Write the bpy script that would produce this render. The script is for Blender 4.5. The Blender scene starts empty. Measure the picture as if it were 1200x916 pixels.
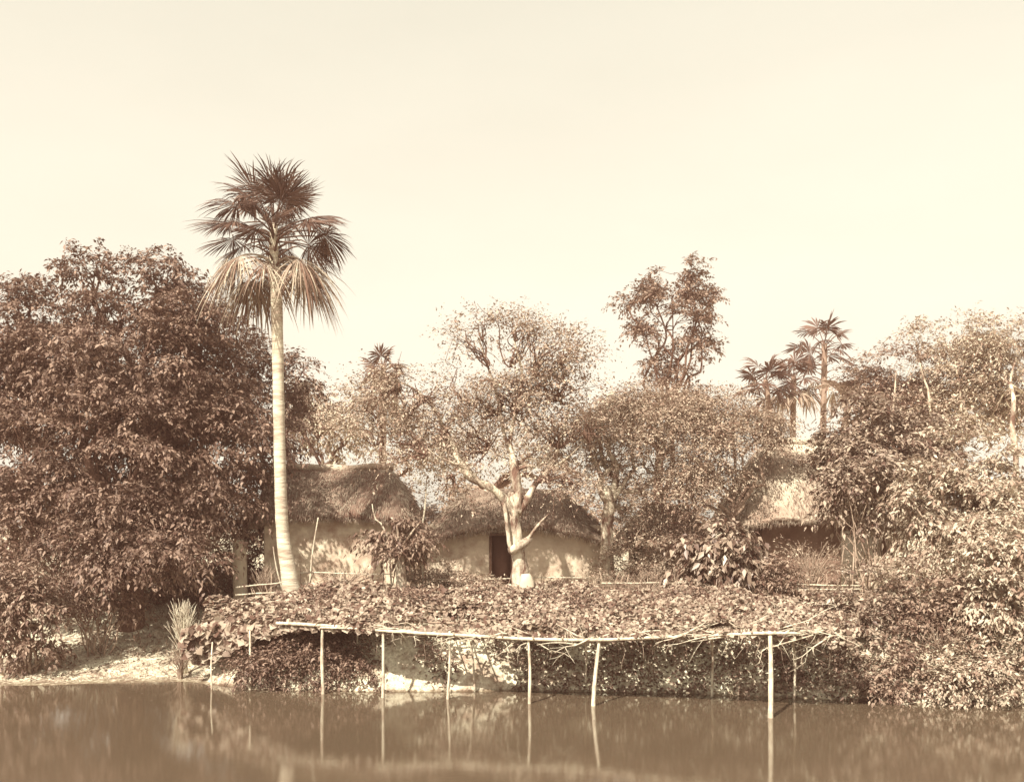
import bpy, math, random
import numpy as np
from mathutils import Vector, Matrix, noise as mnoise

R = math.radians
rng = np.random.default_rng(7)
random.seed(7)
sc = bpy.context.scene
col = sc.collection

# ------------------------------------------------------------------ camera, sky, sun, exposure
H_CAM, HORIZ, F = 4.3, 620.0, 1200.0          # camera height above the water, horizon row, focal length in photo pixels
cam = bpy.data.cameras.new('camera')
cam.sensor_width = 36.0
cam.lens = 36.0 * F / 1200.0
cam.shift_y = (HORIZ - 458.0) / 1200.0        # rising front of a plate camera
cam.clip_end = 3000
co = bpy.data.objects.new('camera', cam)
co.location = (0, 0, H_CAM)
co.rotation_euler = (R(90), 0, 0)
col.objects.link(co)
sc.camera = co

SUN_EL, SUN_AZ = R(44), Vector((-0.50, -0.87, 0)).normalized()   # towards the sun: behind the camera, to the left
world = bpy.data.worlds.new('World')
sc.world = world
world.use_nodes = True
wn, wl = world.node_tree.nodes, world.node_tree.links
bg = wn['Background']
sky = wn.new('ShaderNodeTexSky')
sky.sky_type = 'NISHITA'
sky.sun_disc = False
sky.sun_elevation = SUN_EL
sky.sun_rotation = math.atan2(SUN_AZ.x, SUN_AZ.y)
sky.dust_density = 3.0
bw = wn.new('ShaderNodeRGBToBW')
tint = wn.new('ShaderNodeMixRGB'); tint.blend_type = 'MULTIPLY'; tint.inputs['Fac'].default_value = 1
tint.inputs['Color2'].default_value = (1.0, 0.97, 0.815, 1)      # the print's cream: the photograph has no blue
wl.new(sky.outputs['Color'], bw.inputs['Color'])
pw = wn.new('ShaderNodeMath'); pw.operation = 'POWER'; pw.inputs[1].default_value = 0.35     # the plate saw a nearly even bright sky
mu = wn.new('ShaderNodeMath'); mu.operation = 'MULTIPLY'; mu.inputs[1].default_value = 2.86
wl.new(bw.outputs['Val'], pw.inputs[0]); wl.new(pw.outputs[0], mu.inputs[0])
wl.new(mu.outputs[0], tint.inputs['Color1'])
# thin uneven veil of high cloud
wtc = wn.new('ShaderNodeTexCoord'); wmp = wn.new('ShaderNodeMapping'); wmp.inputs['Scale'].default_value = (1.2, 1.2, 3.5)
wno = wn.new('ShaderNodeTexNoise'); wno.inputs['Scale'].default_value = 2.2; wno.inputs['Detail'].default_value = 6
wrp = wn.new('ShaderNodeValToRGB'); wrp.color_ramp.elements[0].color = (.95, .945, .925, 1); wrp.color_ramp.elements[0].position = .3
wrp.color_ramp.elements[1].color = (1.02, 1.015, 1.0, 1); wrp.color_ramp.elements[1].position = .7
wmx = wn.new('ShaderNodeMixRGB'); wmx.blend_type = 'MULTIPLY'; wmx.inputs['Fac'].default_value = 1
wl.new(wtc.outputs['Generated'], wmp.inputs['Vector']); wl.new(wmp.outputs['Vector'], wno.inputs['Vector']); wl.new(wno.outputs['Fac'], wrp.inputs['Fac'])
wl.new(tint.outputs['Color'], wmx.inputs['Color1']); wl.new(wrp.outputs['Color'], wmx.inputs['Color2'])
wl.new(wmx.outputs['Color'], bg.inputs['Color'])
bg.inputs['Strength'].default_value = 0.15

sun = bpy.data.lights.new('sun', 'SUN')
sun.energy = 5.0
sun.angle = R(0.7)
sun.color = (1.0, 0.92, 0.76)
so = bpy.data.objects.new('sun', sun)
d = Vector((SUN_AZ.x * math.cos(SUN_EL), SUN_AZ.y * math.cos(SUN_EL), math.sin(SUN_EL)))
so.rotation_euler = d.to_track_quat('Z', 'Y').to_euler()
so.location = (-20, -30, 40)
col.objects.link(so)

sc.view_settings.view_transform = 'Standard'
sc.view_settings.look = 'None'
sc.view_settings.exposure = 0.85
sc.view_settings.gamma = 1
sc.cycles.max_bounces = 6
sc.cycles.diffuse_bounces = 3
sc.cycles.glossy_bounces = 3
sc.cycles.volume_bounces = 0
sc.cycles.transparent_max_bounces = 8
sc.cycles.caustics_reflective = False
sc.cycles.caustics_refractive = False

# ------------------------------------------------------------------ helpers
def P(px, py, dist):
    """the point that the photograph shows at pixel (px, py), dist metres away"""
    return Vector(((px - 600) / F * dist, dist, H_CAM - (py - HORIZ) / F * dist))

def tag(o, label=None, cat=None, group=None, kind=None):
    if label: o['label'] = label
    if cat: o['category'] = cat
    if group: o['group'] = group
    if kind: o['kind'] = kind
    return o

def empty(name, loc, label, cat, group=None):
    o = bpy.data.objects.new(name, None)
    o.location = loc
    o.empty_display_size = 0.3
    col.objects.link(o)
    return tag(o, label, cat, group)

def link_mesh(name, me, mat, parent=None, smooth=False):
    if mat: me.materials.append(mat)
    if smooth: me.polygons.foreach_set('use_smooth', np.ones(len(me.polygons), dtype=bool))
    o = bpy.data.objects.new(name, me)
    col.objects.link(o)
    if parent is not None:
        o.parent = parent
        o.matrix_parent_inverse = Matrix.Translation(parent.location).inverted()
    return o

def fast_mesh(name, V, Q):
    """V (n,3) float, Q (m,k) int, all faces with k corners"""
    me = bpy.data.meshes.new(name)
    V = np.ascontiguousarray(V, dtype=np.float32); Q = np.ascontiguousarray(Q, dtype=np.int32)
    m, k = Q.shape
    me.vertices.add(len(V)); me.vertices.foreach_set('co', V.ravel())
    me.loops.add(m * k); me.loops.foreach_set('vertex_index', Q.ravel())
    me.polygons.add(m)
    me.polygons.foreach_set('loop_start', np.arange(0, m * k, k, dtype=np.int32))
    me.polygons.foreach_set('loop_total', np.full(m, k, dtype=np.int32))
    me.update(calc_edges=True)
    return me

class Acc:
    """collects quads (triangles as quads are not used) into one mesh"""
    def __init__(s): s.V, s.Q, s.n = [], [], 0
    def add(s, V, Q):
        V = np.asarray(V, dtype=np.float32).reshape(-1, 3); Q = np.asarray(Q, dtype=np.int32).reshape(-1, 4)
        s.V.append(V); s.Q.append(Q + s.n); s.n += len(V)
    def build(s, name, mat, parent=None, smooth=False):
        return link_mesh(name, fast_mesh(name, np.concatenate(s.V), np.concatenate(s.Q)), mat, parent, smooth)

def nrm(a):
    return a / np.maximum(np.linalg.norm(a, axis=-1, keepdims=True), 1e-9)

def catmull(pts, radii, step=0.25):
    pts = [np.array(p, dtype=float) for p in pts]
    out, ro = [], []
    n = len(pts)
    for i in range(n - 1):
        p0 = pts[max(i - 1, 0)]; p1 = pts[i]; p2 = pts[i + 1]; p3 = pts[min(i + 2, n - 1)]
        L = np.linalg.norm(p2 - p1)
        k = max(2, int(L / step))
        for j in range(k):
            t = j / k
            out.append(0.5 * ((2 * p1) + (-p0 + p2) * t + (2 * p0 - 5 * p1 + 4 * p2 - p3) * t * t + (-p0 + 3 * p1 - 3 * p2 + p3) * t ** 3))
            ro.append(radii[i] + (radii[i + 1] - radii[i]) * t)
    out.append(pts[-1]); ro.append(radii[-1])
    return np.array(out), np.array(ro)

def tube(acc, pts, radii, sides=7, step=0.25, rough=0.0, smooth=True, cap=True):
    if smooth and len(pts) > 2: pts, radii = catmull(pts, radii, step)
    else: pts, radii = np.array([tuple(p) for p in pts], dtype=float), np.array(radii, dtype=float)
    n = len(pts)
    tan = nrm(np.gradient(pts, axis=0))
    ref = np.array([0.0, 1, 0]) if abs(tan[0][1]) < 0.8 else np.array([1.0, 0, 0])
    a = nrm(np.cross(tan, ref)); b = nrm(np.cross(tan, a))
    th = np.linspace(0, 2 * math.pi, sides, endpoint=False)
    rr = radii[:, None] * np.ones(sides)[None, :]
    if rough > 0:
        ph = rng.random(3) * 10
        zz = np.arange(n)[:, None]
        rr = rr * (1 + rough * (np.sin(th[None] * 2 + zz * .7 + ph[0]) * .5 + np.sin(th[None] * 3 - zz * 1.3 + ph[1]) * .4 + rng.normal(0, .35, (n, sides))))
    V = pts[:, None, :] + rr[..., None] * (np.cos(th)[None, :, None] * a[:, None, :] + np.sin(th)[None, :, None] * b[:, None, :])
    i = np.arange(n - 1)[:, None] * sides; j = np.arange(sides)[None, :]; j2 = (j + 1) % sides
    Q = np.stack([i + j, i + j2, i + sides + j2, i + sides + j], -1).reshape(-1, 4)
    V = V.reshape(-1, 3)
    if cap:
        base = len(V)
        V = np.concatenate([V, pts[:1], pts[-1:]])
        cq = []
        for s in range(0, sides - 1, 2):
            cq.append([base, (s + 2) % sides, s + 1, s])
            o_ = (n - 1) * sides
            cq.append([base + 1, o_ + s, o_ + s + 1, o_ + (s + 2) % sides])
        if sides % 2:
            pass
        Q = np.concatenate([Q, np.array(cq)])
    acc.add(V, Q)

def box(acc, x0, x1, y0, y1, z0, z1):
    V = [(x, y, z) for z in (z0, z1) for y in (y0, y1) for x in (x0, x1)]
    acc.add(V, [(0, 2, 3, 1), (4, 5, 7, 6), (0, 1, 5, 4), (2, 6, 7, 3), (0, 4, 6, 2), (1, 3, 7, 5)])

def leaf_arrays(C, D, N, L, W, droop=0.15, fold=0.25):
    """leaf blades folded on their midrib: 5 points, 2 quads each. C base, D axis, N face normal, L length, W half width"""
    n = len(C)
    D = nrm(D); S = nrm(np.cross(D, N)); N = nrm(np.cross(S, D))
    L = np.broadcast_to(L, (n,))[:, None]; W = np.broadcast_to(W, (n,))[:, None]
    dn = np.array([0, 0, -1.0])
    b = C
    c = C + D * L * .5
    t = C + D * L + dn * L * droop
    l = C + D * L * .42 + S * W + N * W * fold
    r = C + D * L * .42 - S * W + N * W * fold
    V = np.stack([b, c, t, l, r], 1).reshape(-1, 3)
    o = np.arange(n)[:, None] * 5
    Q = np.stack([o + [0, 1, 2, 3], o + [0, 4, 2, 1]], 1).reshape(-1, 4)
    return V, Q

def broad_leaf_arrays(C, D, N, L, W):
    """broad heart shaped leaf (gourd vine): 7 points, 3 quads"""
    n = len(C)
    D = nrm(D); S = nrm(np.cross(D, N)); N = nrm(np.cross(S, D))
    L = np.broadcast_to(L, (n,))[:, None]; W = np.broadcast_to(W, (n,))[:, None]
    b = C
    l1 = C - D * L * .12 + S * W * .8 + N * W * .18
    l2 = C + D * L * .45 + S * W * 1.0 + N * W * .22
    r1 = C - D * L * .12 - S * W * .8 + N * W * .18
    r2 = C + D * L * .45 - S * W * 1.0 + N * W * .22
    t = C + D * L - N * L * .15
    m = C + D * L * .5
    V = np.stack([b, l1, l2, t, r2, r1, m], 1).reshape(-1, 3)
    o = np.arange(n)[:, None] * 7
    Q = np.stack([o + [0, 6, 2, 1], o + [0, 5, 4, 6], o + [6, 4, 3, 2]], 1).reshape(-1, 4)
    return V, Q

def rand_dirs(n):
    return nrm(rng.normal(size=(n, 3)))

# ------------------------------------------------------------------ materials (sepia print: every colour is a warm brown)
def mat_base(name):
    m = bpy.data.materials.new(name); m.use_nodes = True
    return m, m.node_tree.nodes, m.node_tree.links, m.node_tree.nodes['Principled BSDF']

def leaf_mat(name, dark, light, rough=0.55, spec=0.35):
    m, n, l, p = mat_base(name)
    g = n.new('ShaderNodeNewGeometry')
    r = n.new('ShaderNodeValToRGB')
    r.color_ramp.elements[0].color = (*dark, 1); r.color_ramp.elements[1].color = (*light, 1)
    r.color_ramp.elements[0].position = 0.1
    l.new(g.outputs['Random Per Island'], r.inputs['Fac'])
    l.new(r.outputs['Color'], p.inputs['Base Color'])
    p.inputs['Roughness'].default_value = rough
    p.inputs['Specular IOR Level'].default_value = spec
    tr = n.new('ShaderNodeBsdfTranslucent'); mx = n.new('ShaderNodeMixShader'); mx.inputs['Fac'].default_value = .15
    l.new(r.outputs['Color'], tr.inputs['Color'])
    l.new(p.outputs['BSDF'], mx.inputs[1]); l.new(tr.outputs['BSDF'], mx.inputs[2])
    l.new(mx.outputs['Shader'], n['Material Output'].inputs['Surface'])
    return m

def noise_mat(name, c1, c2, scale=4.0, detail=8, rough=0.9, bump=0.3, bscale=None, stretch=(1, 1, 1), pos=(0.3, 0.7), spec=0.2, c3=None, bdist=0.03):
    m, n, l, p = mat_base(name)
    tc = n.new('ShaderNodeTexCoord'); mp = n.new('ShaderNodeMapping'); mp.inputs['Scale'].default_value = stretch
    l.new(tc.outputs['Object'], mp.inputs['Vector'])
    t = n.new('ShaderNodeTexNoise'); t.inputs['Scale'].default_value = scale; t.inputs['Detail'].default_value = detail
    t.inputs['Roughness'].default_value = 0.65
    l.new(mp.outputs['Vector'], t.inputs['Vector'])
    r = n.new('ShaderNodeValToRGB')
    r.color_ramp.elements[0].color = (*c1, 1); r.color_ramp.elements[0].position = pos[0]
    r.color_ramp.elements[1].color = (*c2, 1); r.color_ramp.elements[1].position = pos[1]
    l.new(t.outputs['Fac'], r.inputs['Fac'])
    out = r.outputs['Color']
    if c3:
        t2 = n.new('ShaderNodeTexNoise'); t2.inputs['Scale'].default_value = scale * .17; t2.inputs['Detail'].default_value = 4
        l.new(mp.outputs['Vector'], t2.inputs['Vector'])
        r2 = n.new('ShaderNodeValToRGB'); r2.color_ramp.elements[0].position = .45; r2.color_ramp.elements[1].position = .62
        l.new(t2.outputs['Fac'], r2.inputs['Fac'])
        mx = n.new('ShaderNodeMixRGB'); mx.inputs['Color2'].default_value = (*c3, 1)
        l.new(r2.outputs['Color'], mx.inputs['Fac']); l.new(out, mx.inputs['Color1'])
        out = mx.outputs['Color']
    l.new(out, p.inputs['Base Color'])
    p.inputs['Roughness'].default_value = rough
    p.inputs['Specular IOR Level'].default_value = spec
    if bump:
        b = n.new('ShaderNodeBump'); b.inputs['Strength'].default_value = bump; b.inputs['Distance'].default_value = bdist
        tb = n.new('ShaderNodeTexNoise'); tb.inputs['Scale'].default_value = bscale or scale * 5; tb.inputs['Detail'].default_value = 6
        l.new(mp.outputs['Vector'], tb.inputs['Vector'])
        l.new(tb.outputs['Fac'], b.inputs['Height']); l.new(b.outputs['Normal'], p.inputs['Normal'])
    return m

def S(v, k=0.0):
    """sepia of lightness v: darker is redder"""
    t = min(1, v * 1.35) ** .8
    return (v, v * (0.43 + 0.53 * t + k), v * (0.31 + 0.47 * t + k))

M = {}
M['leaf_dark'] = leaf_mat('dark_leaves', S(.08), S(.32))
M['leaf_mid'] = leaf_mat('mid_leaves', S(.12), S(.40))
M['leaf_fine'] = leaf_mat('fine_leaves', S(.24), S(.54), rough=.7, spec=.2)
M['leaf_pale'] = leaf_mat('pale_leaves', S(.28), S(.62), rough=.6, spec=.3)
M['leaf_glossy'] = leaf_mat('glossy_leaves', S(.10), S(.48), rough=.42, spec=.5)
M['leaf_vine'] = leaf_mat('vine_leaves', S(.13), S(.52), rough=.55, spec=.3)
M['leaf_palm'] = leaf_mat('palm_leaves', S(.06), S(.20), rough=.45, spec=.4)
M['leaf_dry'] = leaf_mat('dry_palm_leaves', S(.18), S(.58), rough=.8, spec=.1)
M['grass'] = leaf_mat('grass_blades', S(.16), S(.5), rough=.8, spec=.1)
M['bark_pale'] = noise_mat('pale_bark', S(.16), S(.62), scale=3.2, bump=.9, bscale=14, pos=(.40, .58), stretch=(1, 1, .45), bdist=.06)  # mottled bark; dark blotches stand in for crown shadow on the gnarled trunk
M['bark_palm'] = noise_mat('palm_bark', S(.30), S(.74), scale=2.6, bump=.9, bscale=8, stretch=(.5, .5, 3.0))
M['bark_dark'] = noise_mat('dark_bark', S(.08), S(.22), scale=4, bump=.5)
M['bark_mid'] = noise_mat('grey_bark', S(.15), S(.42), scale=3, bump=.5)
M['bamboo'] = noise_mat('bamboo_poles', S(.30), S(.80), scale=7, bump=.3, stretch=(1, 1, .5))
M['twig'] = noise_mat('twigs', S(.2), S(.5), scale=3, bump=0)
M['mud'] = noise_mat('mud_walls', S(.30, -.03), S(.66, -.03), scale=2.2, bump=.8, bscale=7, pos=(.3, .65), c3=S(.5))
M['mud_dark'] = noise_mat('shaded_mud_walls', S(.16), S(.3), scale=1.6, bump=.35, bscale=7)  # mud darkened to paint in the deep shade under eaves and bushes
M['dark_in'] = noise_mat('doorway_shade', S(.05), S(.1), scale=2, bump=0)
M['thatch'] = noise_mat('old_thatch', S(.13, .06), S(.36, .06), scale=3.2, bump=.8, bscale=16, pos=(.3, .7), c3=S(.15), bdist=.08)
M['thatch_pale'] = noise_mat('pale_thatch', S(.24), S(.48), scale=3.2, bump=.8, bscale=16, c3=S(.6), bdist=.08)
M['straw'] = leaf_mat('straw_strands', S(.15, .06), S(.46, .06), rough=.9, spec=.05)
M['lime'] = noise_mat('lime_wash', S(.5), S(.66), scale=2, bump=.2)

# ground: dry pale mud, litter and short grass in patches
def ground_mat():
    m, n, l, p = mat_base('ground_mud')
    tc = n.new('ShaderNodeTexCoord')
    def nz(scale, det=8, rg=.65):
        t = n.new('ShaderNodeTexNoise'); t.inputs['Scale'].default_value = scale; t.inputs['Detail'].default_value = det
        t.inputs['Roughness'].default_value = rg
        l.new(tc.outputs['Object'], t.inputs['Vector']); return t
    a = nz(1.3); b = nz(9.0); c = nz(.35, 5)
    r = n.new('ShaderNodeValToRGB'); r.color_ramp.elements[0].color = (*S(.40), 1); r.color_ramp.elements[0].position = .34
    r.color_ramp.elements[1].color = (*S(.82), 1); r.color_ramp.elements[1].position = .56
    l.new(a.outputs['Fac'], r.inputs['Fac'])
    r2 = n.new('ShaderNodeValToRGB'); r2.color_ramp.elements[0].color = (.55, .5, .45, 1); r2.color_ramp.elements[0].position = .38
    r2.color_ramp.elements[1].color = (1, 1, 1, 1); r2.color_ramp.elements[1].position = .6
    l.new(b.outputs['Fac'], r2.inputs['Fac'])
    mx = n.new('ShaderNodeMixRGB'); mx.blend_type = 'MULTIPLY'; mx.inputs['Fac'].default_value = .8
    l.new(r.outputs['Color'], mx.inputs['Color1']); l.new(r2.outputs['Color'], mx.inputs['Color2'])
    # wet margin: mud soaked dark by the pond up to a hand's breadth above the water
    sx = n.new('ShaderNodeSeparateXYZ'); l.new(tc.outputs['Object'], sx.inputs['Vector'])
    ad = n.new('ShaderNodeMath'); ad.operation = 'MULTIPLY_ADD'; ad.inputs[1].default_value = .22; l.new(b.outputs['Fac'], ad.inputs[0]); l.new(sx.outputs['Z'], ad.inputs[2])
    rw = n.new('ShaderNodeValToRGB'); rw.color_ramp.elements[0].color = (.38, .33, .30, 1); rw.color_ramp.elements[0].position = .12
    rw.color_ramp.elements[1].color = (1, 1, 1, 1); rw.color_ramp.elements[1].position = .19
    l.new(ad.outputs[0], rw.inputs['Fac'])
    mw = n.new('ShaderNodeMixRGB'); mw.blend_type = 'MULTIPLY'; mw.inputs['Fac'].default_value = 1
    l.new(mx.outputs['Color'], mw.inputs['Color1']); l.new(rw.outputs['Color'], mw.inputs['Color2'])
    l.new(mw.outputs['Color'], p.inputs['Base Color'])
    p.inputs['Roughness'].default_value = .95; p.inputs['Specular IOR Level'].default_value = .1
    bm = n.new('ShaderNodeBump'); bm.inputs['Strength'].default_value = .7; bm.inputs['Distance'].default_value = .06
    l.new(b.outputs['Fac'], bm.inputs['Height']); l.new(bm.outputs['Normal'], p.inputs['Normal'])
    return m
M['ground'] = ground_mat()

def water_mat():
    m, n, l, p = mat_base('pond_water')
    p.inputs['Base Color'].default_value = (.105, .076, .052, 1)
    p.inputs['Roughness'].default_value = .015
    p.inputs['IOR'].default_value = 1.36
    p.inputs['Specular IOR Level'].default_value = .62
    tc = n.new('ShaderNodeTexCoord'); mp = n.new('ShaderNodeMapping'); mp.inputs['Scale'].default_value = (1.0, 2.6, 1)
    l.new(tc.outputs['Object'], mp.inputs['Vector'])
    t = n.new('ShaderNodeTexNoise'); t.inputs['Scale'].default_value = 2.2; t.inputs['Detail'].default_value = 7; t.inputs['Roughness'].default_value = .7
    l.new(mp.outputs['Vector'], t.inputs['Vector'])
    b = n.new('ShaderNodeBump'); b.inputs['Strength'].default_value = .05; b.inputs['Distance'].default_value = .02
    l.new(t.outputs['Fac'], b.inputs['Height']); l.new(b.outputs['Normal'], p.inputs['Normal'])
    return m
M['water'] = water_mat()

# ------------------------------------------------------------------ terrain and water
SX = np.array([-60, -30, -13.5, -9.5, -8.0, -7.0, -3.5, 0, 4.5, 7.6, 10.5, 12.5, 20, 60.])
SD = np.array([30, 29, 28.2, 29.0, 28.3, 27.5, 27.1, 27.3, 26.9, 26.0, 25.2, 24.7, 24.0, 23.])
WX = np.array([-60, -9.6, -8.2, -6.5, 60.])
WW = np.array([11, 10.5, 5.2, 2.7, 2.7])

def fbm(x, y, s=1.0):
    return (np.sin(x * 1.1 * s + 1.3) * np.cos(y * .9 * s + .4) + .5 * np.sin(x * 2.7 * s - y * 1.9 * s + 2) + .3 * np.sin(x * 5.3 * s + y * 4.7 * s) + .2 * np.cos(x * 9.1 * s - y * 8.3 * s)) / 2

def ground_z(x, y):
    x = np.asarray(x, dtype=float); y = np.asarray(y, dtype=float)
    ds = np.interp(x, SX, SD) + .12 * fbm(x, x * .3, 2.0)
    w = np.interp(x, SX * 0 + SX, np.interp(SX, WX, WW))
    inside = np.minimum(np.minimum(ds - y, y - 9.0), 46 - np.abs(x))
    far = (y > 18)
    w = np.where(far, w, 4.0)
    t = np.clip(-inside / w, 0, 1)
    prof = np.where(far & (x > -8.5), 1 - (1 - t) ** 1.7, t ** 1.3)
    top = np.where(far, 2.12, 2.7)
    z = top * prof
    z += np.where(far, np.clip((y - 31) / 14, 0, 1) * .35, 0)
    z += np.clip(-inside, 0, 1.0) * .05 * fbm(x, y, 1.7)
    z = np.where(inside > 0, -np.minimum(.9, inside * .28), z)
    return z

def gz(x, y): return float(ground_z(x, y))

xs = np.unique(np.concatenate([np.linspace(-900, -60, 15), np.linspace(-60, -20, 50), np.linspace(-20, 20, 330), np.linspace(20, 60, 50), np.linspace(60, 900, 15)]))
ys = np.unique(np.concatenate([np.linspace(-300, -5, 12), np.linspace(-5, 22, 40), np.linspace(22, 40, 190), np.linspace(40, 70, 40), np.linspace(70, 1800, 20)]))
GX, GY = np.meshgrid(xs, ys)
GZ = ground_z(GX, GY) + .012 * rng.normal(size=GX.shape) * (ground_z(GX, GY) > .1)
nx, ny = len(xs), len(ys)
ii = np.arange(ny - 1)[:, None] * nx + np.arange(nx - 1)[None]
gm = fast_mesh('ground', np.stack([GX, GY, GZ], -1).reshape(-1, 3), np.stack([ii, ii + 1, ii + nx + 1, ii + nx], -1).reshape(-1, 4))
tag(link_mesh('ground', gm, M['ground'], smooth=True), kind='structure')
wm = fast_mesh('water', np.array([(-47, 7, 0), (47, 7, 0), (47, 31.5, 0), (-47, 31.5, 0)]), np.array([[0, 1, 2, 3]]))
tag(link_mesh('water', wm, M['water']), kind='structure')

# ------------------------------------------------------------------ foliage
def crown(acc, lobes, boughs, bough_r, clusters, leaves, leaf, droop=.5, cluster_r=.28, flat=.6, inner=.25, aspect=.22, gap=0.0, upbias=.25, dome=False):
    """lobes: (centre, (rx,ry,rz)); each holds boughs on its shell, each bough clusters of leaves. Returns bough centres per lobe"""
    leaf, leaves, clusters = leaf * .68, int(leaves * 1.5), int(clusters * 1.3)
    vol = np.array([(l[1][0] * l[1][2] + l[1][1] * l[1][2]) for l in lobes]); vol = vol / vol.sum()
    out = []
    for (c, r), v in zip(lobes, vol):
        c = np.array(c); r = np.array(r)
        nb = max(4, int(boughs * v))
        u = rand_dirs(nb)
        u[:, 2] += upbias * rng.random(nb); u = nrm(u)
        rad = np.where(rng.random(nb) < inner, rng.uniform(.25, .7, nb), rng.uniform(.68, 1.08, nb) + (rng.random(nb) < .12) * .2)
        bc = c + u * r * rad[:, None]
        if gap > 0:
            keep = np.array([mnoise.noise(Vector(p) * .55) > -gap for p in bc])
            if keep.sum() > 3: bc, u = bc[keep], u[keep]; nb = len(bc)
        out.append(bc)
        br = bough_r * rng.uniform(.6, 1.35, nb)
        # clusters of each bough: a shallow dome, open below
        k = clusters
        cu = rand_dirs(nb * k).reshape(nb, k, 3)
        cu[..., 2] = np.abs(cu[..., 2]) * .9 - .25 * rng.random((nb, k))
        if dome: cu[..., 2] = np.abs(cu[..., 2]) ; cu = nrm(cu)
        cr = rng.uniform(.75, 1.08, (nb, k)) if dome else rng.uniform(.55, 1.1, (nb, k))
        cc = bc[:, None] + cu * cr[..., None] * br[:, None, None] * np.array([1, 1, flat])
        cc = cc.reshape(-1, 3)
        od = nrm(cu.reshape(-1, 3) * [1, 1, .5] + np.repeat(u, k, 0) * .8)
        nc = len(cc); q = leaves
        # a spray: leaves set along a drooping twig that points out of the bough
        tt = rng.random((nc, q, 1)) * 1.15 - .3
        Ls = cluster_r * 2.1 * rng.uniform(.5, 1.4, (nc, 1, 1))
        axd = nrm(od + rng.normal(size=od.shape) * .45)[:, None]
        dn = np.array([0, 0, -1.0]) * (.35 + droop * .5)
        lp = cc[:, None] + axd * Ls * tt + dn * Ls * np.abs(tt) * tt + rng.normal(size=(nc, q, 3)) * cluster_r * np.array([.2, .2, .14])
        sidev = nrm(np.cross(axd, np.array([0, 0, 1.0])))
        ld = axd * .8 + sidev * np.sign(rng.normal(size=(nc, q, 1))) * .75 + rng.normal(size=(nc, q, 3)) * .35
        ld[..., 2] -= droop * (.5 + tt[..., 0].clip(0))
        ln = rng.normal(size=(nc, q, 3)) * .55 + np.array([0, 0, 1.0]) + od[:, None] * .35
        L = leaf * (.45 + 1.2 * rng.random(nc * q) ** 1.4)
        V, Q = leaf_arrays(lp.reshape(-1, 3), ld.reshape(-1, 3), ln.reshape(-1, 3), L, L * aspect)
        acc.add(V, Q)
    return out

def wiggle(a, b, k=4, amp=.12, sag=0.0):
    a = np.array(a, dtype=float); b = np.array(b, dtype=float)
    L = np.linalg.norm(b - a)
    pts = []
    for i in range(k + 1):
        t = i / k
        p = a + (b - a) * t
        if 0 < i < k: p = p + rng.normal(size=3) * amp * L / k
        p[2] += sag * L * math.sin(math.pi * t)
        pts.append(p)
    return pts

def branches(acc, trunk_top, lobes, bcs, r0, per=9, sides=5, r1=None):
    for (c, r), bc in zip(lobes, bcs):
        base = np.array(trunk_top)
        fork = np.array(c) - np.array([0, 0, r[2] * .45])
        pts = wiggle(base, fork, 4, .35)
        L = r0 * rng.uniform(.5, .8)
        tube(acc, pts, np.linspace(L, L * .5, len(pts)), sides + 1, .35, rough=.1)
        sel = rng.permutation(len(bc))[:per]
        for i in sel:
            q = wiggle(fork, bc[i], 4, .3, .05)
            rr = (r1 or L * .42) * rng.uniform(.6, 1.1)
            tube(acc, q, np.linspace(rr, rr * .22, len(q)), sides, .35)
            if rng.random() < .7:
                e = bc[i] + rng.normal(size=3) * .25
                tube(acc, wiggle(q[2], e, 3, .3), np.linspace(rr * .5, rr * .12, 4), 4, .4)

def lobe(px, py, rx, ry, dist, depth=None):
    c = P(px, py, dist); s = dist / F
    return (c, (rx * s, (depth if depth else rx * s * .85), ry * s))

def tree(name, label, cat, base, trunk_r, lobes, mat, boughs, bough_r, clusters, leaves, leaf, bark='bark_dark', group=None, per=8, trunk_pts=None, fork=None, **kw):
    group = group or {'broadleaf_tree': 'broad-leaved trees round the huts', 'spreading_tree': 'light spreading trees behind the trellis'}[name]
    bx, by = base
    z = gz(bx, by)
    root = empty(name, (bx, by, z), label, cat, group)
    low = min(lobes, key=lambda l: l[0][2])
    if fork is None and trunk_pts: fork = trunk_pts[-1]
    if fork is None:
        mx = sum(l[0][0] for l in lobes) / len(lobes); my = sum(l[0][1] for l in lobes) / len(lobes)
        zf = z + (min(l[0][2] - l[1][2] * .4 for l in lobes) - z) * .8
        fork = (bx + (mx - bx) * .35, by + (my - by) * .35, max(zf, z + .5))
    ta = Acc()
    pts = trunk_pts or wiggle((bx, by, z - .25), fork, 4, .16)
    tube(ta, pts, np.linspace(trunk_r * 1.25, trunk_r * .8, len(pts)), 9, .25, rough=.12)
    ca = Acc()
    bcs = crown(ca, lobes, boughs, bough_r, clusters, leaves, leaf, **kw)
    branches(ta, fork, lobes, bcs, trunk_r * .75, per)
    ta.build('trunk', M[bark], root, True)
    ca.build('crown', M[mat], root)
    return root

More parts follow.
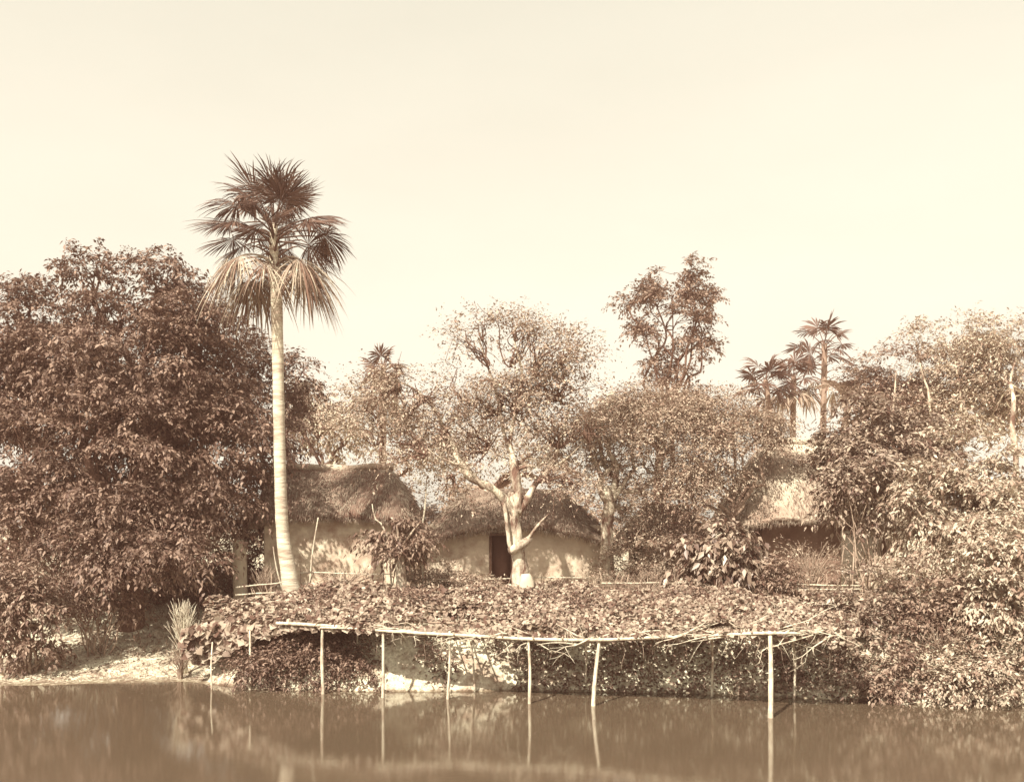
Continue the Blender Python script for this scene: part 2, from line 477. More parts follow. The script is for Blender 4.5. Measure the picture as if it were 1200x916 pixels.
def bush(name, label, cat, px, py_top, py_bot, w, dist, mat, boughs, bough_r, clusters, leaves, leaf, group='shrubs round the huts and the pond', stems=7, bark='twig', depth=None, **kw):
    """a shrub standing on the ground; its outline given in photo pixels"""
    s = dist / F
    cx = (px - 600) * s
    top = P(px, py_top, dist)[2]; bot = max(gz(cx, dist), 0.0) if py_bot is None else P(px, py_bot, dist)[2]
    zg = max(gz(cx, dist), -.1)
    root = empty(name, (cx, dist, zg), label, cat, group)
    hz = (top - bot) / 2
    rx = w * s / 2
    dy = depth or rx * .8
    lobes = [((cx, dist, bot + hz), (rx * .8, dy * .8, hz * .85)),
             ((cx - rx * .5, dist - dy * .2, bot + hz * .75), (rx * .5, dy * .6, hz * .65)),
             ((cx + rx * .5, dist + dy * .1, bot + hz * .8), (rx * .5, dy * .6, hz * .68))]
    ca = Acc(); bcs = crown(ca, lobes, boughs, bough_r, clusters, leaves, leaf, **kw)
    ta = Acc()
    for bc in bcs:
        for i in rng.permutation(len(bc))[:stems]:
            b0 = np.array([cx + rng.normal() * rx * .15, dist + rng.normal() * dy * .15, zg - .08])
            tube(ta, wiggle(b0, bc[i], 4, .2, .04), np.linspace(.03, .008, 5) * max(1, hz * .8), 5, .3)
    ta.build('stem', M[bark], root, True)
    ca.build('foliage', M[mat], root)
    return root

# ------------------------------------------------------------------ huts
def hut(name, label, x0, x1, y0, y1, z_eave, z_ridge, ridge, sag=0.0, over=.55, dark_doorway=None, roof_mat='thatch', wall_mat='mud', cap=False, strands=9000, ridge_sag=.0, wall_top=None, bulge=.35, group='thatched huts'):
    """mud walled hut; x0..y1 are the walls, the thatched hip roof overhangs by `over`; ridge = (xa, xb)"""
    cx, cy = (x0 + x1) / 2, (y0 + y1) / 2
    zb = min(gz(x, y) for x in (x0, x1) for y in (y0, y1)) - .1
    root = empty(name, (cx, cy, zb + .1), label, 'hut', group)
    hx, hy = (x1 - x0) / 2 + over, (y1 - y0) / 2 + over
    def eave(th):
        c, s = np.cos(th), np.sin(th)
        k = (np.abs(c) ** 7 + np.abs(s) ** 7) ** (-1 / 7)
        return c * k, s * k
    def surf(th, v):
        ex, ey = eave(th)
        X = cx + ex * hx; Y = cy + ey * hy
        Rx = np.clip(X, ridge[0], ridge[1])
        zr = z_ridge - ridge_sag * ((Rx - cx) / hx) ** 2
        ze = z_eave - sag * np.abs(ex) ** 2.2 * np.where(np.abs(ey) > .6, 1, .9)
        x = Rx + (X - Rx) * v; y = cy + (Y - cy) * v
        z = zr + (ze - zr) * v + bulge * np.sin(np.pi * v) * .6
        return np.stack([x, y, z], -1)
    nt, nv = 128, 22
    th = np.linspace(0, 2 * np.pi, nt, endpoint=False)
    TH, VV = np.meshgrid(th, np.linspace(0.0, 1, nv))
    G = surf(TH, VV)
    lump = .05 * np.sin(TH * 17 + VV * 5) * VV + .035 * rng.normal(size=TH.shape) * VV
    G[..., 2] += lump
    ra = Acc()
    i = np.arange(nv - 1)[:, None] * nt; j = np.arange(nt)[None]; j2 = (j + 1) % nt
    ra.add(G.reshape(-1, 3), np.stack([i + j, i + nt + j, i + nt + j2, i + j2], -1).reshape(-1, 4))
    # thick eave edge and soffit
    top = G[-1]
    e1 = top + np.array([0, 0, -.16]); e1[:, 2] += .02 * rng.normal(size=nt)
    inn = surf(th, np.full(nt, .72)) + np.array([0, 0, -.18])
    inn2 = surf(th, np.full(nt, .05)) + np.array([0, 0, -.18])
    Vx = np.concatenate([top, e1, inn, inn2])
    Q = []
    for k in range(3):
        a = np.arange(nt) + k * nt; b = (np.arange(nt) + 1) % nt + k * nt
        Q.append(np.stack([a, a + nt, b + nt, b], -1))
    ra.add(Vx, np.concatenate(Q))
    # straw lying on the slope, and a ragged fringe
    n = strands
    t_ = rng.random(n) * 2 * np.pi; v_ = rng.random(n) ** .7 * .97
    p0 = surf(t_, v_); p1 = surf(t_, np.minimum(v_ + .04, 1.01))
    dirs = nrm(p1 - p0) + rng.normal(size=(n, 3)) * .2 + np.array([0, 0, .08])
    L = rng.uniform(.12, .38, n)
    V, Qs = leaf_arrays(p0 + [0, 0, .02], dirs, rng.normal(size=(n, 3)) * .4 + [0, -.5, 1], L, .011, droop=.15)
    ra.add(V, Qs)
    n = strands // 2
    t_ = rng.random(n) * 2 * np.pi
    p0 = surf(t_, np.full(n, .985)); p0[:, 2] -= rng.random(n) * .14
    out = nrm(p0 - np.array([cx, cy, 0])) * [1, 1, 0]
    dirs = out * .5 + rng.normal(size=(n, 3)) * .28 + [0, 0, -.9]
    V, Qs = leaf_arrays(p0, dirs, rng.normal(size=(n, 3)) + out, rng.uniform(.08, .26, n), .010)
    ra.add(V, Qs)
    roof = ra.build('roof', M[roof_mat], root)
    roof.data.materials.append(M['straw'])
    nroof = (nv - 1) * nt + 3 * nt
    mi = np.ones(len(roof.data.polygons), dtype=np.int32); mi[:nroof] = 0
    roof.data.polygons.foreach_set('material_index', mi)
    if cap:
        ca = Acc()
        xa, xb = ridge
        pts = [(xa - .2 + (xb - xa + .4) * t, cy - .05, z_ridge + .04 - ridge_sag * (((xa + (xb - xa) * t) - cx) / hx) ** 2 + .03 * math.sin(t * 9)) for t in np.linspace(0, 1, 9)]
        tube(ca, pts, [.13] * 9, 8, .3, rough=.18)
        ca.build('ridge_cap', M['thatch_pale'], roof, True)
    # walls: panels butted round the door opening
    wt = (wall_top if wall_top else z_eave + .25)
    T = .28
    wa = Acc()
    def wall_panel(xa, xb, ya, yb, za, zb_):
        """a mud panel with a worn uneven face"""
        nxn = max(2, int((xb - xa) / .15)); nzn = max(2, int((zb_ - za) / .15)); nyn = max(2, int((yb - ya) / .15))
        def face(o, u, v, nu, nv_, nrmv):
            uu, vv = np.meshgrid(np.linspace(0, 1, nu + 1), np.linspace(0, 1, nv_ + 1))
            Pp = np.array(o) + uu[..., None] * np.array(u) + vv[..., None] * np.array(v)
            edge = np.minimum(np.minimum(uu, 1 - uu), np.minimum(vv, 1 - vv)) > .001
            dd = (.02 * np.sin(Pp[..., 0] * 3 + Pp[..., 2] * 2.1 + Pp[..., 1]) + .012 * rng.normal(size=uu.shape)) * edge
            Pp = Pp + dd[..., None] * np.array(nrmv)
            k = np.arange(nv_)[:, None] * (nu + 1) + np.arange(nu)[None]
            wa.add(Pp.reshape(-1, 3), np.stack([k, k + 1, k + nu + 2, k + nu + 1], -1).reshape(-1, 4))
        X, Y, Z = xb - xa, yb - ya, zb_ - za
        face((xa, ya, za), (X, 0, 0), (0, 0, Z), nxn, nzn, (0, -1, 0))
        face((xb, yb, za), (-X, 0, 0), (0, 0, Z), nxn, nzn, (0, 1, 0))
        face((xa, yb, za), (0, -Y, 0), (0, 0, Z), nyn, nzn, (-1, 0, 0))
        face((xb, ya, za), (0, Y, 0), (0, 0, Z), nyn, nzn, (1, 0, 0))
        face((xa, ya, zb_), (X, 0, 0), (0, Y, 0), nxn, nyn, (0, 0, 1))
    if dark_doorway:
        dx0, dx1, dz = dark_doorway
        wall_panel(x0, dx0, y0, y0 + T, zb, wt)
        wall_panel(dx1, x1, y0, y0 + T, zb, wt)
        wall_panel(dx0, dx1, y0, y0 + T, dz, wt)
    else:
        wall_panel(x0, x1, y0, y0 + T, zb, wt)
    wall_panel(x0, x0 + T, y0 + T, y1 - T, zb, wt)
    wall_panel(x1 - T, x1, y0 + T, y1 - T, zb, wt)
    wall_panel(x0, x1, y1 - T, y1, zb, wt)
    wa.build('wall', M[wall_mat], root)
    if dark_doorway:
        da = Acc()
        box(da, dx0 - .05, dx0 + .04, y0 - .03, y0 + .09, zb, dz + .0)
        box(da, dx1 - .04, dx1 + .05, y0 - .03, y0 + .09, zb, dz + .0)
        box(da, dx0 - .1, dx1 + .1, y0 - .035, y0 + .09, dz + .002, dz + .1)
        da.build('door_frame', M['bark_dark'], root)
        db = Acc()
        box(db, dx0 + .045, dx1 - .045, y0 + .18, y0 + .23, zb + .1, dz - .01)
        db.build('dark_doorway', M['dark_in'], root)  # near-black panel painting the dark of the unlit room into the opening
    pa = Acc()
    box(pa, x0 - .3, x1 + .3, y0 - .32, y1 + .3, zb - .1, zb + .32)
    pa.build('plinth', M[wall_mat], root)
    return root

# left hut: long, hip ended, ridge with a pale cap
hl = [P(318, 0, 36)[0], P(470, 0, 36)[0]]
hut('thatched_hut', 'long mud hut under dark thatch with a pale ridge, just right of the tall palm', hl[0] - .2, hl[1], 35.8, 40.2,
    P(0, 603, 35.2)[2], P(0, 549, 38)[2], (P(325, 0, 38)[0], P(455, 0, 38)[0]), sag=.25, over=.55, cap=True, strands=20000, bulge=.3)
# middle hut with a bowed roof
c0, c1 = P(500, 0, 35)[0], P(708, 0, 35)[0]
hut('thatched_hut', 'mud hut with a bowed thatched roof and dark doorway behind the gnarled tree', c0, c1, 35.0, 38.6,
    P(0, 615, 34.5)[2], P(0, 572, 36.8)[2], (P(548, 0, 36.8)[0], P(656, 0, 36.8)[0]), sag=.85, over=.6,
    dark_doorway=(P(575, 0, 35)[0], P(600, 0, 35)[0], P(0, 627, 35)[2]), strands=14000, ridge_sag=.35, wall_top=P(0, 617, 34.3)[2] + .05, bulge=.12)
# small outhouse half lost in the bushes
hut('thatched_hut', 'small low thatched shed half hidden in bushes right of the bowed-roof hut', P(748, 0, 36)[0], P(815, 0, 36)[0], 36.2, 39.0,
    P(0, 628, 35.8)[2], P(0, 590, 37)[2], (P(765, 0, 37)[0], P(800, 0, 37)[0]), sag=.4, over=.7, strands=6000, bulge=.25)
# right hut, pale roof behind the broad-leaved bush
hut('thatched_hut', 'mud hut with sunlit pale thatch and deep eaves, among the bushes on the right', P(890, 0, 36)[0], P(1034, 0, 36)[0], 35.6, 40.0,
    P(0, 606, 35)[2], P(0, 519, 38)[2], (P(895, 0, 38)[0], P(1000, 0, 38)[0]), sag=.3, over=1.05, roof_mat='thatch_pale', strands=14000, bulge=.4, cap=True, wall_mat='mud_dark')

# ------------------------------------------------------------------ palms
def fan_leaf(acc, origin, pdir, plen, Rf, nseg, spread, normal, grav, pet_r=.03, curve=.25, ragged=.1, split=.45):
    pet_r *= .75
    """petiole from origin along pdir, then a fan of folded segments split at their tips, all bending under gravity"""
    origin = np.array(origin, dtype=float); pdir = nrm(np.array(pdir, dtype=float))
    down = np.array([0, 0, -1.0])
    pts = []; p = origin.copy(); k = 6
    dd = pdir
    for i in range(k + 1):
        pts.append(p.copy())
        dd = nrm(pdir + down * curve * (i / k))
        p = p + dd * plen / k
    tube(acc, pts, np.linspace(pet_r * 1.5, pet_r * .7, k + 1), 5, .3, smooth=False)
    hub = pts[-1]
    ax = dd
    nv = np.array(normal, dtype=float); nv = nrm(nv - ax * np.dot(nv, ax)); sd = np.cross(nv, ax)
    an = np.linspace(-spread / 2, spread / 2, nseg)
    da = spread / nseg
    fr = np.array([.02, .25, split, .7, .88, 1.0])
    for a in an:
        if rng.random() < ragged * .5: continue
        d0 = nrm(ax * math.cos(a) + sd * math.sin(a) + nv * rng.normal() * .05)
        Lr = Rf * (1 - .22 * abs(a / (spread / 2)) ** 2) * rng.uniform(1 - ragged * 1.6, 1 + ragged * .4)
        side = nrm(np.cross(nv, d0)); c = hub.copy(); last = 0
        rows = []
        g = grav * rng.uniform(.7, 1.3)
        tw = rng.normal() * ragged
        for f in fr:
            st = (f - last) * Lr; last = f
            dcur = nrm(d0 + down * g * f ** 1.5)
            c = c + dcur * st
            w = (f * Lr * math.tan(da / 2) if f <= split else split * Lr * math.tan(da / 2) * (1 - (f - split) / (1 - split)) ** .8) * 1.02
            s2 = nrm(side + nv * tw * f)
            up = nrm(np.cross(dcur, s2))
            rows.append([c - s2 * w, c + up * w * .55 * np.sign(np.dot(up, nv) + 1e-6), c + s2 * w])
        V = np.array(rows).reshape(-1, 3)
        Q = []
        for r_ in range(len(fr) - 1):
            o = r_ * 3
            Q += [[o, o + 1, o + 4, o + 3], [o + 1, o + 2, o + 5, o + 4]]
        acc.add(V, Q)

def fan_palm(name, label, base_px, trunk, dist, live, dead, Rf, plen, nseg, trunk_r, group='fan palms', seed=1, crown_h=1.4, barkmat='bark_palm', dead_drop=1.0, hero=False):
    """trunk: photo pixel points from the ground to the growing tip"""
    pts = [P(a, b, dist) for a, b in trunk]
    b0 = pts[0]; zg = gz(b0[0], b0[1]); pts[0] = Vector((b0[0], b0[1], zg - .2))
    root = empty(name, (b0[0], b0[1], zg), label, 'palm tree', group)
    ta = Acc()
    rr = np.array(trunk_r)
    tube(ta, pts, rr, 14, .16, rough=.035)
    ta.build('trunk', M[barkmat], root, True)
    tip = np.array(pts[-1])
    for k in range(live):
        az = k * 2.39996 + rng.normal() * .15
        el = R(80) - (k / max(1, live - 1)) ** .8 * R(95) + rng.normal() * .08
        if hero: el = R(84) - (k / (live - 1)) ** .75 * R(84) + rng.normal() * .1
        pk = (.68 + .42 * math.cos(el)) if hero else 1
        d_ = np.array([math.cos(az) * math.cos(el), math.sin(az) * math.cos(el), math.sin(el)])
        a = Acc()
        nml = np.array([0, 0, 1.0]) * math.cos(el) - np.array([math.cos(az), math.sin(az), 0]) * math.sin(el) * 1 + rng.normal(size=3) * .45
        # blades stand across the stalk rather than along it
        fan_leaf(a, tip - [0, 0, .1 + .5 * k / live], d_, plen * pk * rng.uniform(.8, 1.2), Rf * rng.uniform(.8, 1.15), nseg, R(rng.uniform(190, 290)), nml, rng.uniform(.2, 1.1), curve=.35, ragged=.22, split=.6)
        a.build('fan_leaf', M['leaf_palm'], root)
    for k in range(dead):
        az = k * 2.39996 + .9 + rng.normal() * .2
        el = R(28) + rng.normal() * .14
        if hero and k < 12: az = (math.pi if k % 2 else 0) + rng.normal() * .6; el = R(14) + rng.normal() * .15
        d_ = np.array([math.cos(az) * math.cos(el), math.sin(az) * math.cos(el), math.sin(el)])
        a = Acc()
        nml = np.array([math.cos(az), math.sin(az), .6]) + rng.normal(size=3) * .3
        z0 = crown_h * rng.uniform(.85, 1.15)
        fan_leaf(a, tip - [0, 0, z0], d_, plen * rng.uniform(.8, 1.1), Rf * rng.uniform(1.15, 1.7), nseg, R(rng.uniform(170, 260)), nml, rng.uniform(1.2, 3.0) * dead_drop, curve=1.0, ragged=.4, split=.45)
        a.build('dry_leaf', M['leaf_dry'], root)
    # cut leaf bases round the neck of the trunk
    ba = Acc()
    for k in range(26 if live > 14 else 8):
        az = k * 2.39996; h = .3 + crown_h * k / 22
        p0 = tip - np.array([0, 0, h]) + np.array([math.cos(az), math.sin(az), 0]) * trunk_r[-1] * .7
        dv = np.array([math.cos(az), math.sin(az), .65])
        Ls = rng.uniform(.4, 1.1)
        tube(ba, [p0, p0 + dv * Ls * .4, p0 + (dv * [1, 1, .7]) * Ls * .8, p0 + (dv * [1, 1, .25]) * Ls * 1.1], [.05, .028, .02, .012], 5, .3)
    ba.build('leaf_bases', M['bark_dark'], root, True)
    return root

fan_palm('fan_palm', 'tall fan palm with a pale bare trunk and hanging dry skirt', None,
         [(345, 694), (338, 668), (331, 620), (328, 540), (326, 440), (324, 350), (321, 300), (321, 262)], 31.5,
         27, 18, 1.25, 1.3, 64, [.33, .25, .20, .18, .175, .18, .15, .11], crown_h=1.3, hero=True)

fan_palm('fan_palm', 'distant fan palm standing highest on the right skyline, open star-shaped head', None,
         [(962, 640), (964, 560), (965, 480), (966, 425), (966, 402)], 62, 15, 5, 1.15, 1.25, 22, [.25, .2, .18, .17, .15], crown_h=2.6, barkmat='bark_mid')
fan_palm('fan_palm', 'round-headed dark distant fan palm, leftmost of the right skyline group', None,
         [(899, 640), (900, 560), (900, 500), (900, 468), (897, 445)], 60, 12, 4, 1.35, .9, 22, [.25, .2, .18, .16, .14], crown_h=2.0, barkmat='bark_mid')
fan_palm('fan_palm', 'drooping shaggy distant fan palm, the middle one on the right skyline', None,
         [(928, 640), (929, 560), (929, 500), (930, 460), (930, 440)], 61, 10, 9, 1.25, .9, 22, [.25, .2, .18, .16, .14], crown_h=1.2, barkmat='bark_mid')
fan_palm('fan_palm', 'distant fan palm whose small dark head shows above the left hut', None,
         [(448, 640), (448, 560), (449, 500), (449, 450), (449, 428)], 58, 12, 4, 1.15, .7, 22, [.25, .2, .18, .16, .14], crown_h=1.4, barkmat='bark_mid')

# ------------------------------------------------------------------ trees
def X(px, d): return (px - 600) / F * d

# left: big dark trees over the bank
tree('broadleaf_tree', 'huge dark dense tree filling the left of the view, branches drooping over the shaded bank', 'tree',
     (X(150, 34), 34), .38,
     [lobe(108, 338, 30, 32, 35), lobe(140, 372, 45, 30, 35), lobe(192, 335, 34, 32, 35.5), lobe(225, 375, 36, 34, 35.5), lobe(80, 425, 75, 60, 34.5), lobe(170, 450, 95, 90, 34), lobe(235, 430, 60, 70, 35),
      lobe(140, 545, 110, 95, 33.5), lobe(245, 530, 70, 85, 34), lobe(235, 615, 70, 55, 33), lobe(150, 630, 80, 55, 32.2), lobe(95, 500, 95, 80, 37.5), lobe(210, 520, 80, 80, 37.5), lobe(195, 655, 50, 30, 31.2), lobe(120, 655, 60, 32, 31)],
     'leaf_dark', 560, .95, 15, 15, .20, droop=.75, cluster_r=.32, flat=.6, gap=.22, aspect=.24, inner=.25)
tree('broadleaf_tree', 'dark tree at the extreme left edge with a lower ragged top', 'tree',
     (X(20, 35), 35), .26,
     [lobe(30, 372, 48, 38, 36), lobe(20, 450, 70, 70, 35.5), lobe(30, 545, 75, 70, 34), lobe(40, 620, 65, 50, 32.8), lobe(-60, 480, 70, 110, 35)],
     'leaf_dark', 230, .95, 14, 14, .20, droop=.65, cluster_r=.32, flat=.6, gap=.22, aspect=.24, inner=.18)
tree('broadleaf_tree', 'dark narrower tree just behind the trunk of the tall palm', 'tree',
     (X(295, 37.5), 41.0), .3,
     [lobe(280, 440, 38, 50, 38), lobe(305, 510, 45, 60, 38.5), lobe(345, 452, 20, 42, 40), lobe(290, 590, 50, 45, 37.2)],
     'leaf_dark', 200, .7, 9, 11, .20, droop=.6, cluster_r=.34, gap=.25, inner=.18)
bush('shrub', 'sunlit light leafy shrub at the extreme left edge above the waterline', 'shrub', 26, 645, 792, 90, 29.6, 'leaf_mid', 50, .5, 9, 14, .20, droop=.7, cluster_r=.3)
bush('shrub', 'low drooping leafy shrub in the shade under the big left tree', 'shrub', 115, 672, 735, 100, 31.6, 'leaf_dark', 22, .42, 8, 12, .18, droop=.7, cluster_r=.3)
bush('shrub', 'dark tall backing shrub added behind the bare twiggy bush to keep out bright sky', 'shrub', 215, 640, 720, 150, 37, 'leaf_dark', 60, .7, 9, 12, .2, droop=.5, cluster_r=.34)  # backing shrub added to keep bright sky out of the hollow
bush('shrub', 'dark shrub added to block the bright sky beneath the far left tree', 'shrub', 60, 640, 720, 200, 38.5, 'leaf_dark', 70, .7, 9, 12, .2, droop=.5, cluster_r=.34)  # added behind the trees to block the bright sky
bush('shrub', 'dark bushy growth between the big left tree and the left hut', 'shrub', 285, 600, 700, 70, 38, 'leaf_dark', 40, .6, 9, 12, .18, droop=.5, cluster_r=.34)

# centre: old gnarled tree, modelled limb by limb
def gnarled_tree():
    K = .74
    d0 = 31.8
    bx = X(612, d0)
    z = gz(bx, d0)
    root = empty('gnarled_tree', (bx, d0, z), 'old gnarled tree with pale twisted trunk, in front of the bowed-roof hut', 'tree')
    ta = Acc()
    def Q_(lst):
        return [P(a, b, c) for a, b, c in lst]
    tube(ta, Q_([(617, 712, d0), (611, 690, d0), (609, 660, d0), (606, 636, d0), (601, 615, d0), (601, 596, d0), (603, 578, d0 + .1)]), [K * v for v in [.50, .40, .33, .31, .30, .29, .24]], 14, .12, rough=.16)
    # knotted scar and burrs
    tube(ta, Q_([(598, 646, d0 - .25), (606, 640, d0 - .38), (616, 636, d0 - .3), (622, 629, d0 - .2)]), [K * v for v in [.15, .20, .18, .10]], 9, .1, rough=.25)
    tube(ta, Q_([(619, 632, d0 - .25), (628, 618, d0 - .3), (636, 609, d0 - .2), (643, 602, d0)]), [K * v for v in [.09, .055, .04, .02]], 7, .15, rough=.1)
    # slender second stem down the left side
    tube(ta, Q_([(586, 578, d0 - .2), (591, 592, d0 - .3), (594, 615, d0 - .34), (598, 643, d0 - .28)]), [K * v for v in [.12, .10, .075, .10]], 8, .12, rough=.15)
    # big left limb, sweeping up and out
    tube(ta, Q_([(601, 604, d0), (592, 588, d0 - .2), (580, 574, d0 - .4), (564, 566, d0 - .5), (548, 556, d0 - .6), (537, 538, d0 - .6), (530, 520, d0 - .5), (521, 503, d0 - .3), (512, 484, d0), (502, 464, d0 + .3)]), [K * v for v in [.24, .21, .17, .15, .16, .17, .13, .10, .07, .05]], 10, .14, rough=.16)
    tube(ta, Q_([(560, 562, d0 - .5), (545, 548, d0 - .7), (528, 541, d0 - .9), (512, 534, d0 - 1.0), (500, 524, d0 - 1.0)]), [K * v for v in [.11, .07, .045, .03, .012]], 7, .15, rough=.12)
    # upright broken centre stem
    tube(ta, Q_([(604, 600, d0), (607, 580, d0), (605, 566, d0), (603, 550, d0 + .05), (600, 533, d0 + .1), (597, 518, d0 + .2)]), [K * v for v in [.24, .2, .19, .20, .13, .07]], 10, .1, rough=.2)
    tube(ta, Q_([(609, 549, d0), (618, 546, d0 - .1), (627, 547, d0 - .2)]), [K * v for v in [.10, .08, .06]], 8, .1, rough=.15)
    # right limb
    tube(ta, Q_([(606, 600, d0), (618, 584, d0 + .1), (628, 566, d0 + .2), (642, 552, d0 + .3), (652, 530, d0 + .5), (662, 500, d0 + .8), (668, 470, d0 + 1)]), [K * v for v in [.22, .16, .13, .11, .09, .065, .04]], 9, .15, rough=.14)
    tube(ta, Q_([(640, 553, d0 + .3), (660, 540, d0 - .1), (678, 524, d0 - .3), (692, 506, d0 - .3)]), [K * v for v in [.07, .045, .03, .012]], 7, .2, rough=.1)
    # rising stems into the upper crown
    tube(ta, Q_([(600, 535, d0 + .1), (590, 505, d0 + .4), (584, 470, d0 + .7), (572, 430, d0 + .8), (560, 395, d0 + .9)]), [K * v for v in [.10, .085, .07, .05, .02]], 7, .2, rough=.1)
    tube(ta, Q_([(597, 520, d0 + .2), (604, 480, d0 + .5), (612, 440, d0 + .6), (606, 412, d0 + .6), (600, 388, d0 + .6)]), [K * v for v in [.10, .08, .065, .045, .02]], 7, .2, rough=.1)
    tube(ta, Q_([(604, 482, d0 + .5), (628, 455, d0 + .4), (650, 435, d0 + .3), (672, 415, d0 + .1), (690, 400, d0)]), [K * v for v in [.08, .07, .05, .035, .015]], 6, .2, rough=.1)
    tube(ta, Q_([(512, 484, d0), (494, 462, d0), (470, 448, d0), (440, 440, d0 + .2)]), [K * v for v in [.06, .05, .035, .015]], 6, .2, rough=.1)
    lobes = [lobe(592, 402, 50, 32, d0 + .6), lobe(643, 408, 46, 34, d0 + .4), lobe(675, 412, 28, 15, d0 + .1), lobe(548, 398, 26, 20, d0 + .6), lobe(560, 430, 42, 42, d0 + .8),
             lobe(612, 465, 62, 44, d0 + .5), lobe(530, 455, 40, 34, d0 + .5), lobe(575, 480, 45, 34, d0 + .6), lobe(652, 455, 38, 30, d0 + .4), lobe(450, 465, 42, 38, d0 + .1), lobe(490, 470, 38, 30, d0 - .3), lobe(515, 505, 34, 30, d0 - .5),
             lobe(470, 525, 45, 30, d0 - .8), lobe(560, 520, 40, 30, d0 - .2), lobe(655, 510, 45, 34, d0 + .5), lobe(700, 505, 40, 36, d0 - .6), lobe(640, 560, 30, 16, d0 - .3), lobe(520, 572, 26, 18, d0 - .4), lobe(672, 572, 34, 18, d0), lobe(565, 380, 20, 12, d0 + .6), lobe(612, 382, 26, 12, d0 + .5)]
    ca = Acc()
    bcs = crown(ca, lobes, 470, .55, 8, 9, .125, droop=.25, cluster_r=.36, flat=.8, gap=.05, aspect=.24, inner=.45)
    forks = [(598, 430), (625, 440), (655, 428), (572, 430), (572, 445), (604, 485), (540, 470), (584, 485), (650, 470), (470, 455), (494, 468), (521, 505), (500, 533), (570, 530), (655, 525), (690, 518), (630, 565), (530, 556), (660, 560), (566, 400), (604, 400)]
    tw = Acc()
    for (c, r), bc, (fx, fy) in zip(lobes, bcs, forks):
        f = np.array(P(fx, fy, c[1]))
        for i in rng.permutation(len(bc))[:20]:
            q = wiggle(f, bc[i], 5, .35, .04)
            tube(tw, q, np.linspace(.032, .008, 6) * rng.uniform(.7, 1.2), 5, .3)
            if rng.random() < .8: tube(tw, wiggle(q[3], bc[i] + rng.normal(size=3) * .45, 3, .3), [.014, .011, .008, .005], 4, .4)
    nt = sum(len(q) for q in ta.Q)
    for v_, q_ in zip(tw.V, tw.Q): ta.V.append(v_); ta.Q.append(q_ + ta.n)
    to = ta.build('trunk', M['bark_pale'], root, True)
    to.data.materials.append(M['bark_dark'])
    mi = np.zeros(len(to.data.polygons), dtype=np.int32); mi[nt:] = 1
    to.data.polygons.foreach_set('material_index', mi)
    ca.build('crown', M['leaf_fine'], root)
gnarled_tree()

tree('broadleaf_tree', 'tall slender tree rising alone above the skyline, right of centre', 'tree', (X(786, 54), 54), .15,
     [lobe(800, 318, 22, 16, 54), lobe(770, 352, 28, 18, 54), lobe(788, 340, 26, 20, 54), lobe(803, 345, 24, 18, 54.5), lobe(780, 375, 36, 24, 53.6), lobe(812, 382, 20, 18, 54), lobe(757, 388, 20, 16, 53.6), lobe(795, 412, 34, 22, 53.6), lobe(822, 405, 14, 12, 54), lobe(780, 440, 30, 22, 53.6), lobe(738, 352, 12, 8, 54), lobe(832, 350, 14, 9, 54), lobe(790, 462, 30, 18, 54)],
     'leaf_mid', 250, .5, 8, 11, .24, fork=(X(786, 54), 54, P(0, 480, 54)[2]), droop=.3, cluster_r=.32, gap=.1, per=5, inner=.3)

# light fine-leaved spreading trees right of the gnarled one
tree('spreading_tree', 'wide light fine-leaved tree right of the gnarled trunk, with a pale forked branch', 'tree', (X(712, 34.2), 34.2), .2,
     [lobe(700, 470, 40, 24, 34.8), lobe(745, 478, 36, 18, 35), lobe(690, 500, 50, 22, 34.6), lobe(700, 530, 55, 32, 34.2), lobe(765, 490, 60, 30, 35), lobe(770, 540, 60, 36, 34.5), lobe(730, 590, 45, 22, 34.6)],
     'leaf_fine', 330, .5, 9, 11, .125, bark='bark_pale', trunk_pts=[P(712, 690, 34.2), P(712, 650, 34.2), P(711, 612, 34), P(714, 596, 33.8), P(709, 570, 33.8)], fork=P(714, 592, 33.8),
     droop=.25, cluster_r=.34, gap=.22, inner=.3)
tree('spreading_tree', 'wide pale feathery tree whose many thin stems rise left of the right-hand hut', 'tree', (X(862, 34.5), 34.5), .14,
     [lobe(812, 486, 44, 22, 35.5), lobe(858, 482, 28, 20, 35.5), lobe(890, 503, 34, 20, 35.5), lobe(840, 510, 46, 22, 35), lobe(840, 540, 42, 36, 34.6), lobe(800, 570, 42, 30, 34.4), lobe(905, 512, 26, 14, 35.5)],
     'leaf_fine', 320, .5, 9, 11, .125, bark='bark_mid', droop=.2, cluster_r=.34, gap=.2, inner=.3, per=14)
tree('broadleaf_tree', 'bushy low tree at the foot of the tall slender tree on the skyline', 'tree', (X(780, 50), 50), .25,
     [lobe(760, 478, 34, 22, 50), lobe(800, 482, 30, 18, 50), lobe(725, 492, 26, 16, 50)], 'leaf_mid', 60, .7, 8, 11, .22, droop=.3, cluster_r=.36)
# behind the huts
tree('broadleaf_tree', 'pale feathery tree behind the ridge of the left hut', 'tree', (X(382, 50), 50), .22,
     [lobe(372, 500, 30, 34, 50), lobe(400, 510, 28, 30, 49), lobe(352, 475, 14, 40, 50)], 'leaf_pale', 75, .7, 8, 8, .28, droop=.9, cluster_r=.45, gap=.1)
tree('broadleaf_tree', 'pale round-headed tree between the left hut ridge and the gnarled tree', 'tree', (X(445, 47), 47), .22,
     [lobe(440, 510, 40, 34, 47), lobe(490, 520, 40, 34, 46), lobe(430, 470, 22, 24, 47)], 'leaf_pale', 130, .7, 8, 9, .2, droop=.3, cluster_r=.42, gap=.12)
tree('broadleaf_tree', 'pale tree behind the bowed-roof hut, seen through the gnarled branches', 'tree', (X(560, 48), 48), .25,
     [lobe(545, 530, 50, 32, 48), lobe(610, 530, 50, 32, 48), lobe(670, 540, 40, 28, 47)], 'leaf_pale', 130, .7, 8, 9, .2, droop=.3, cluster_r=.42, gap=.1)
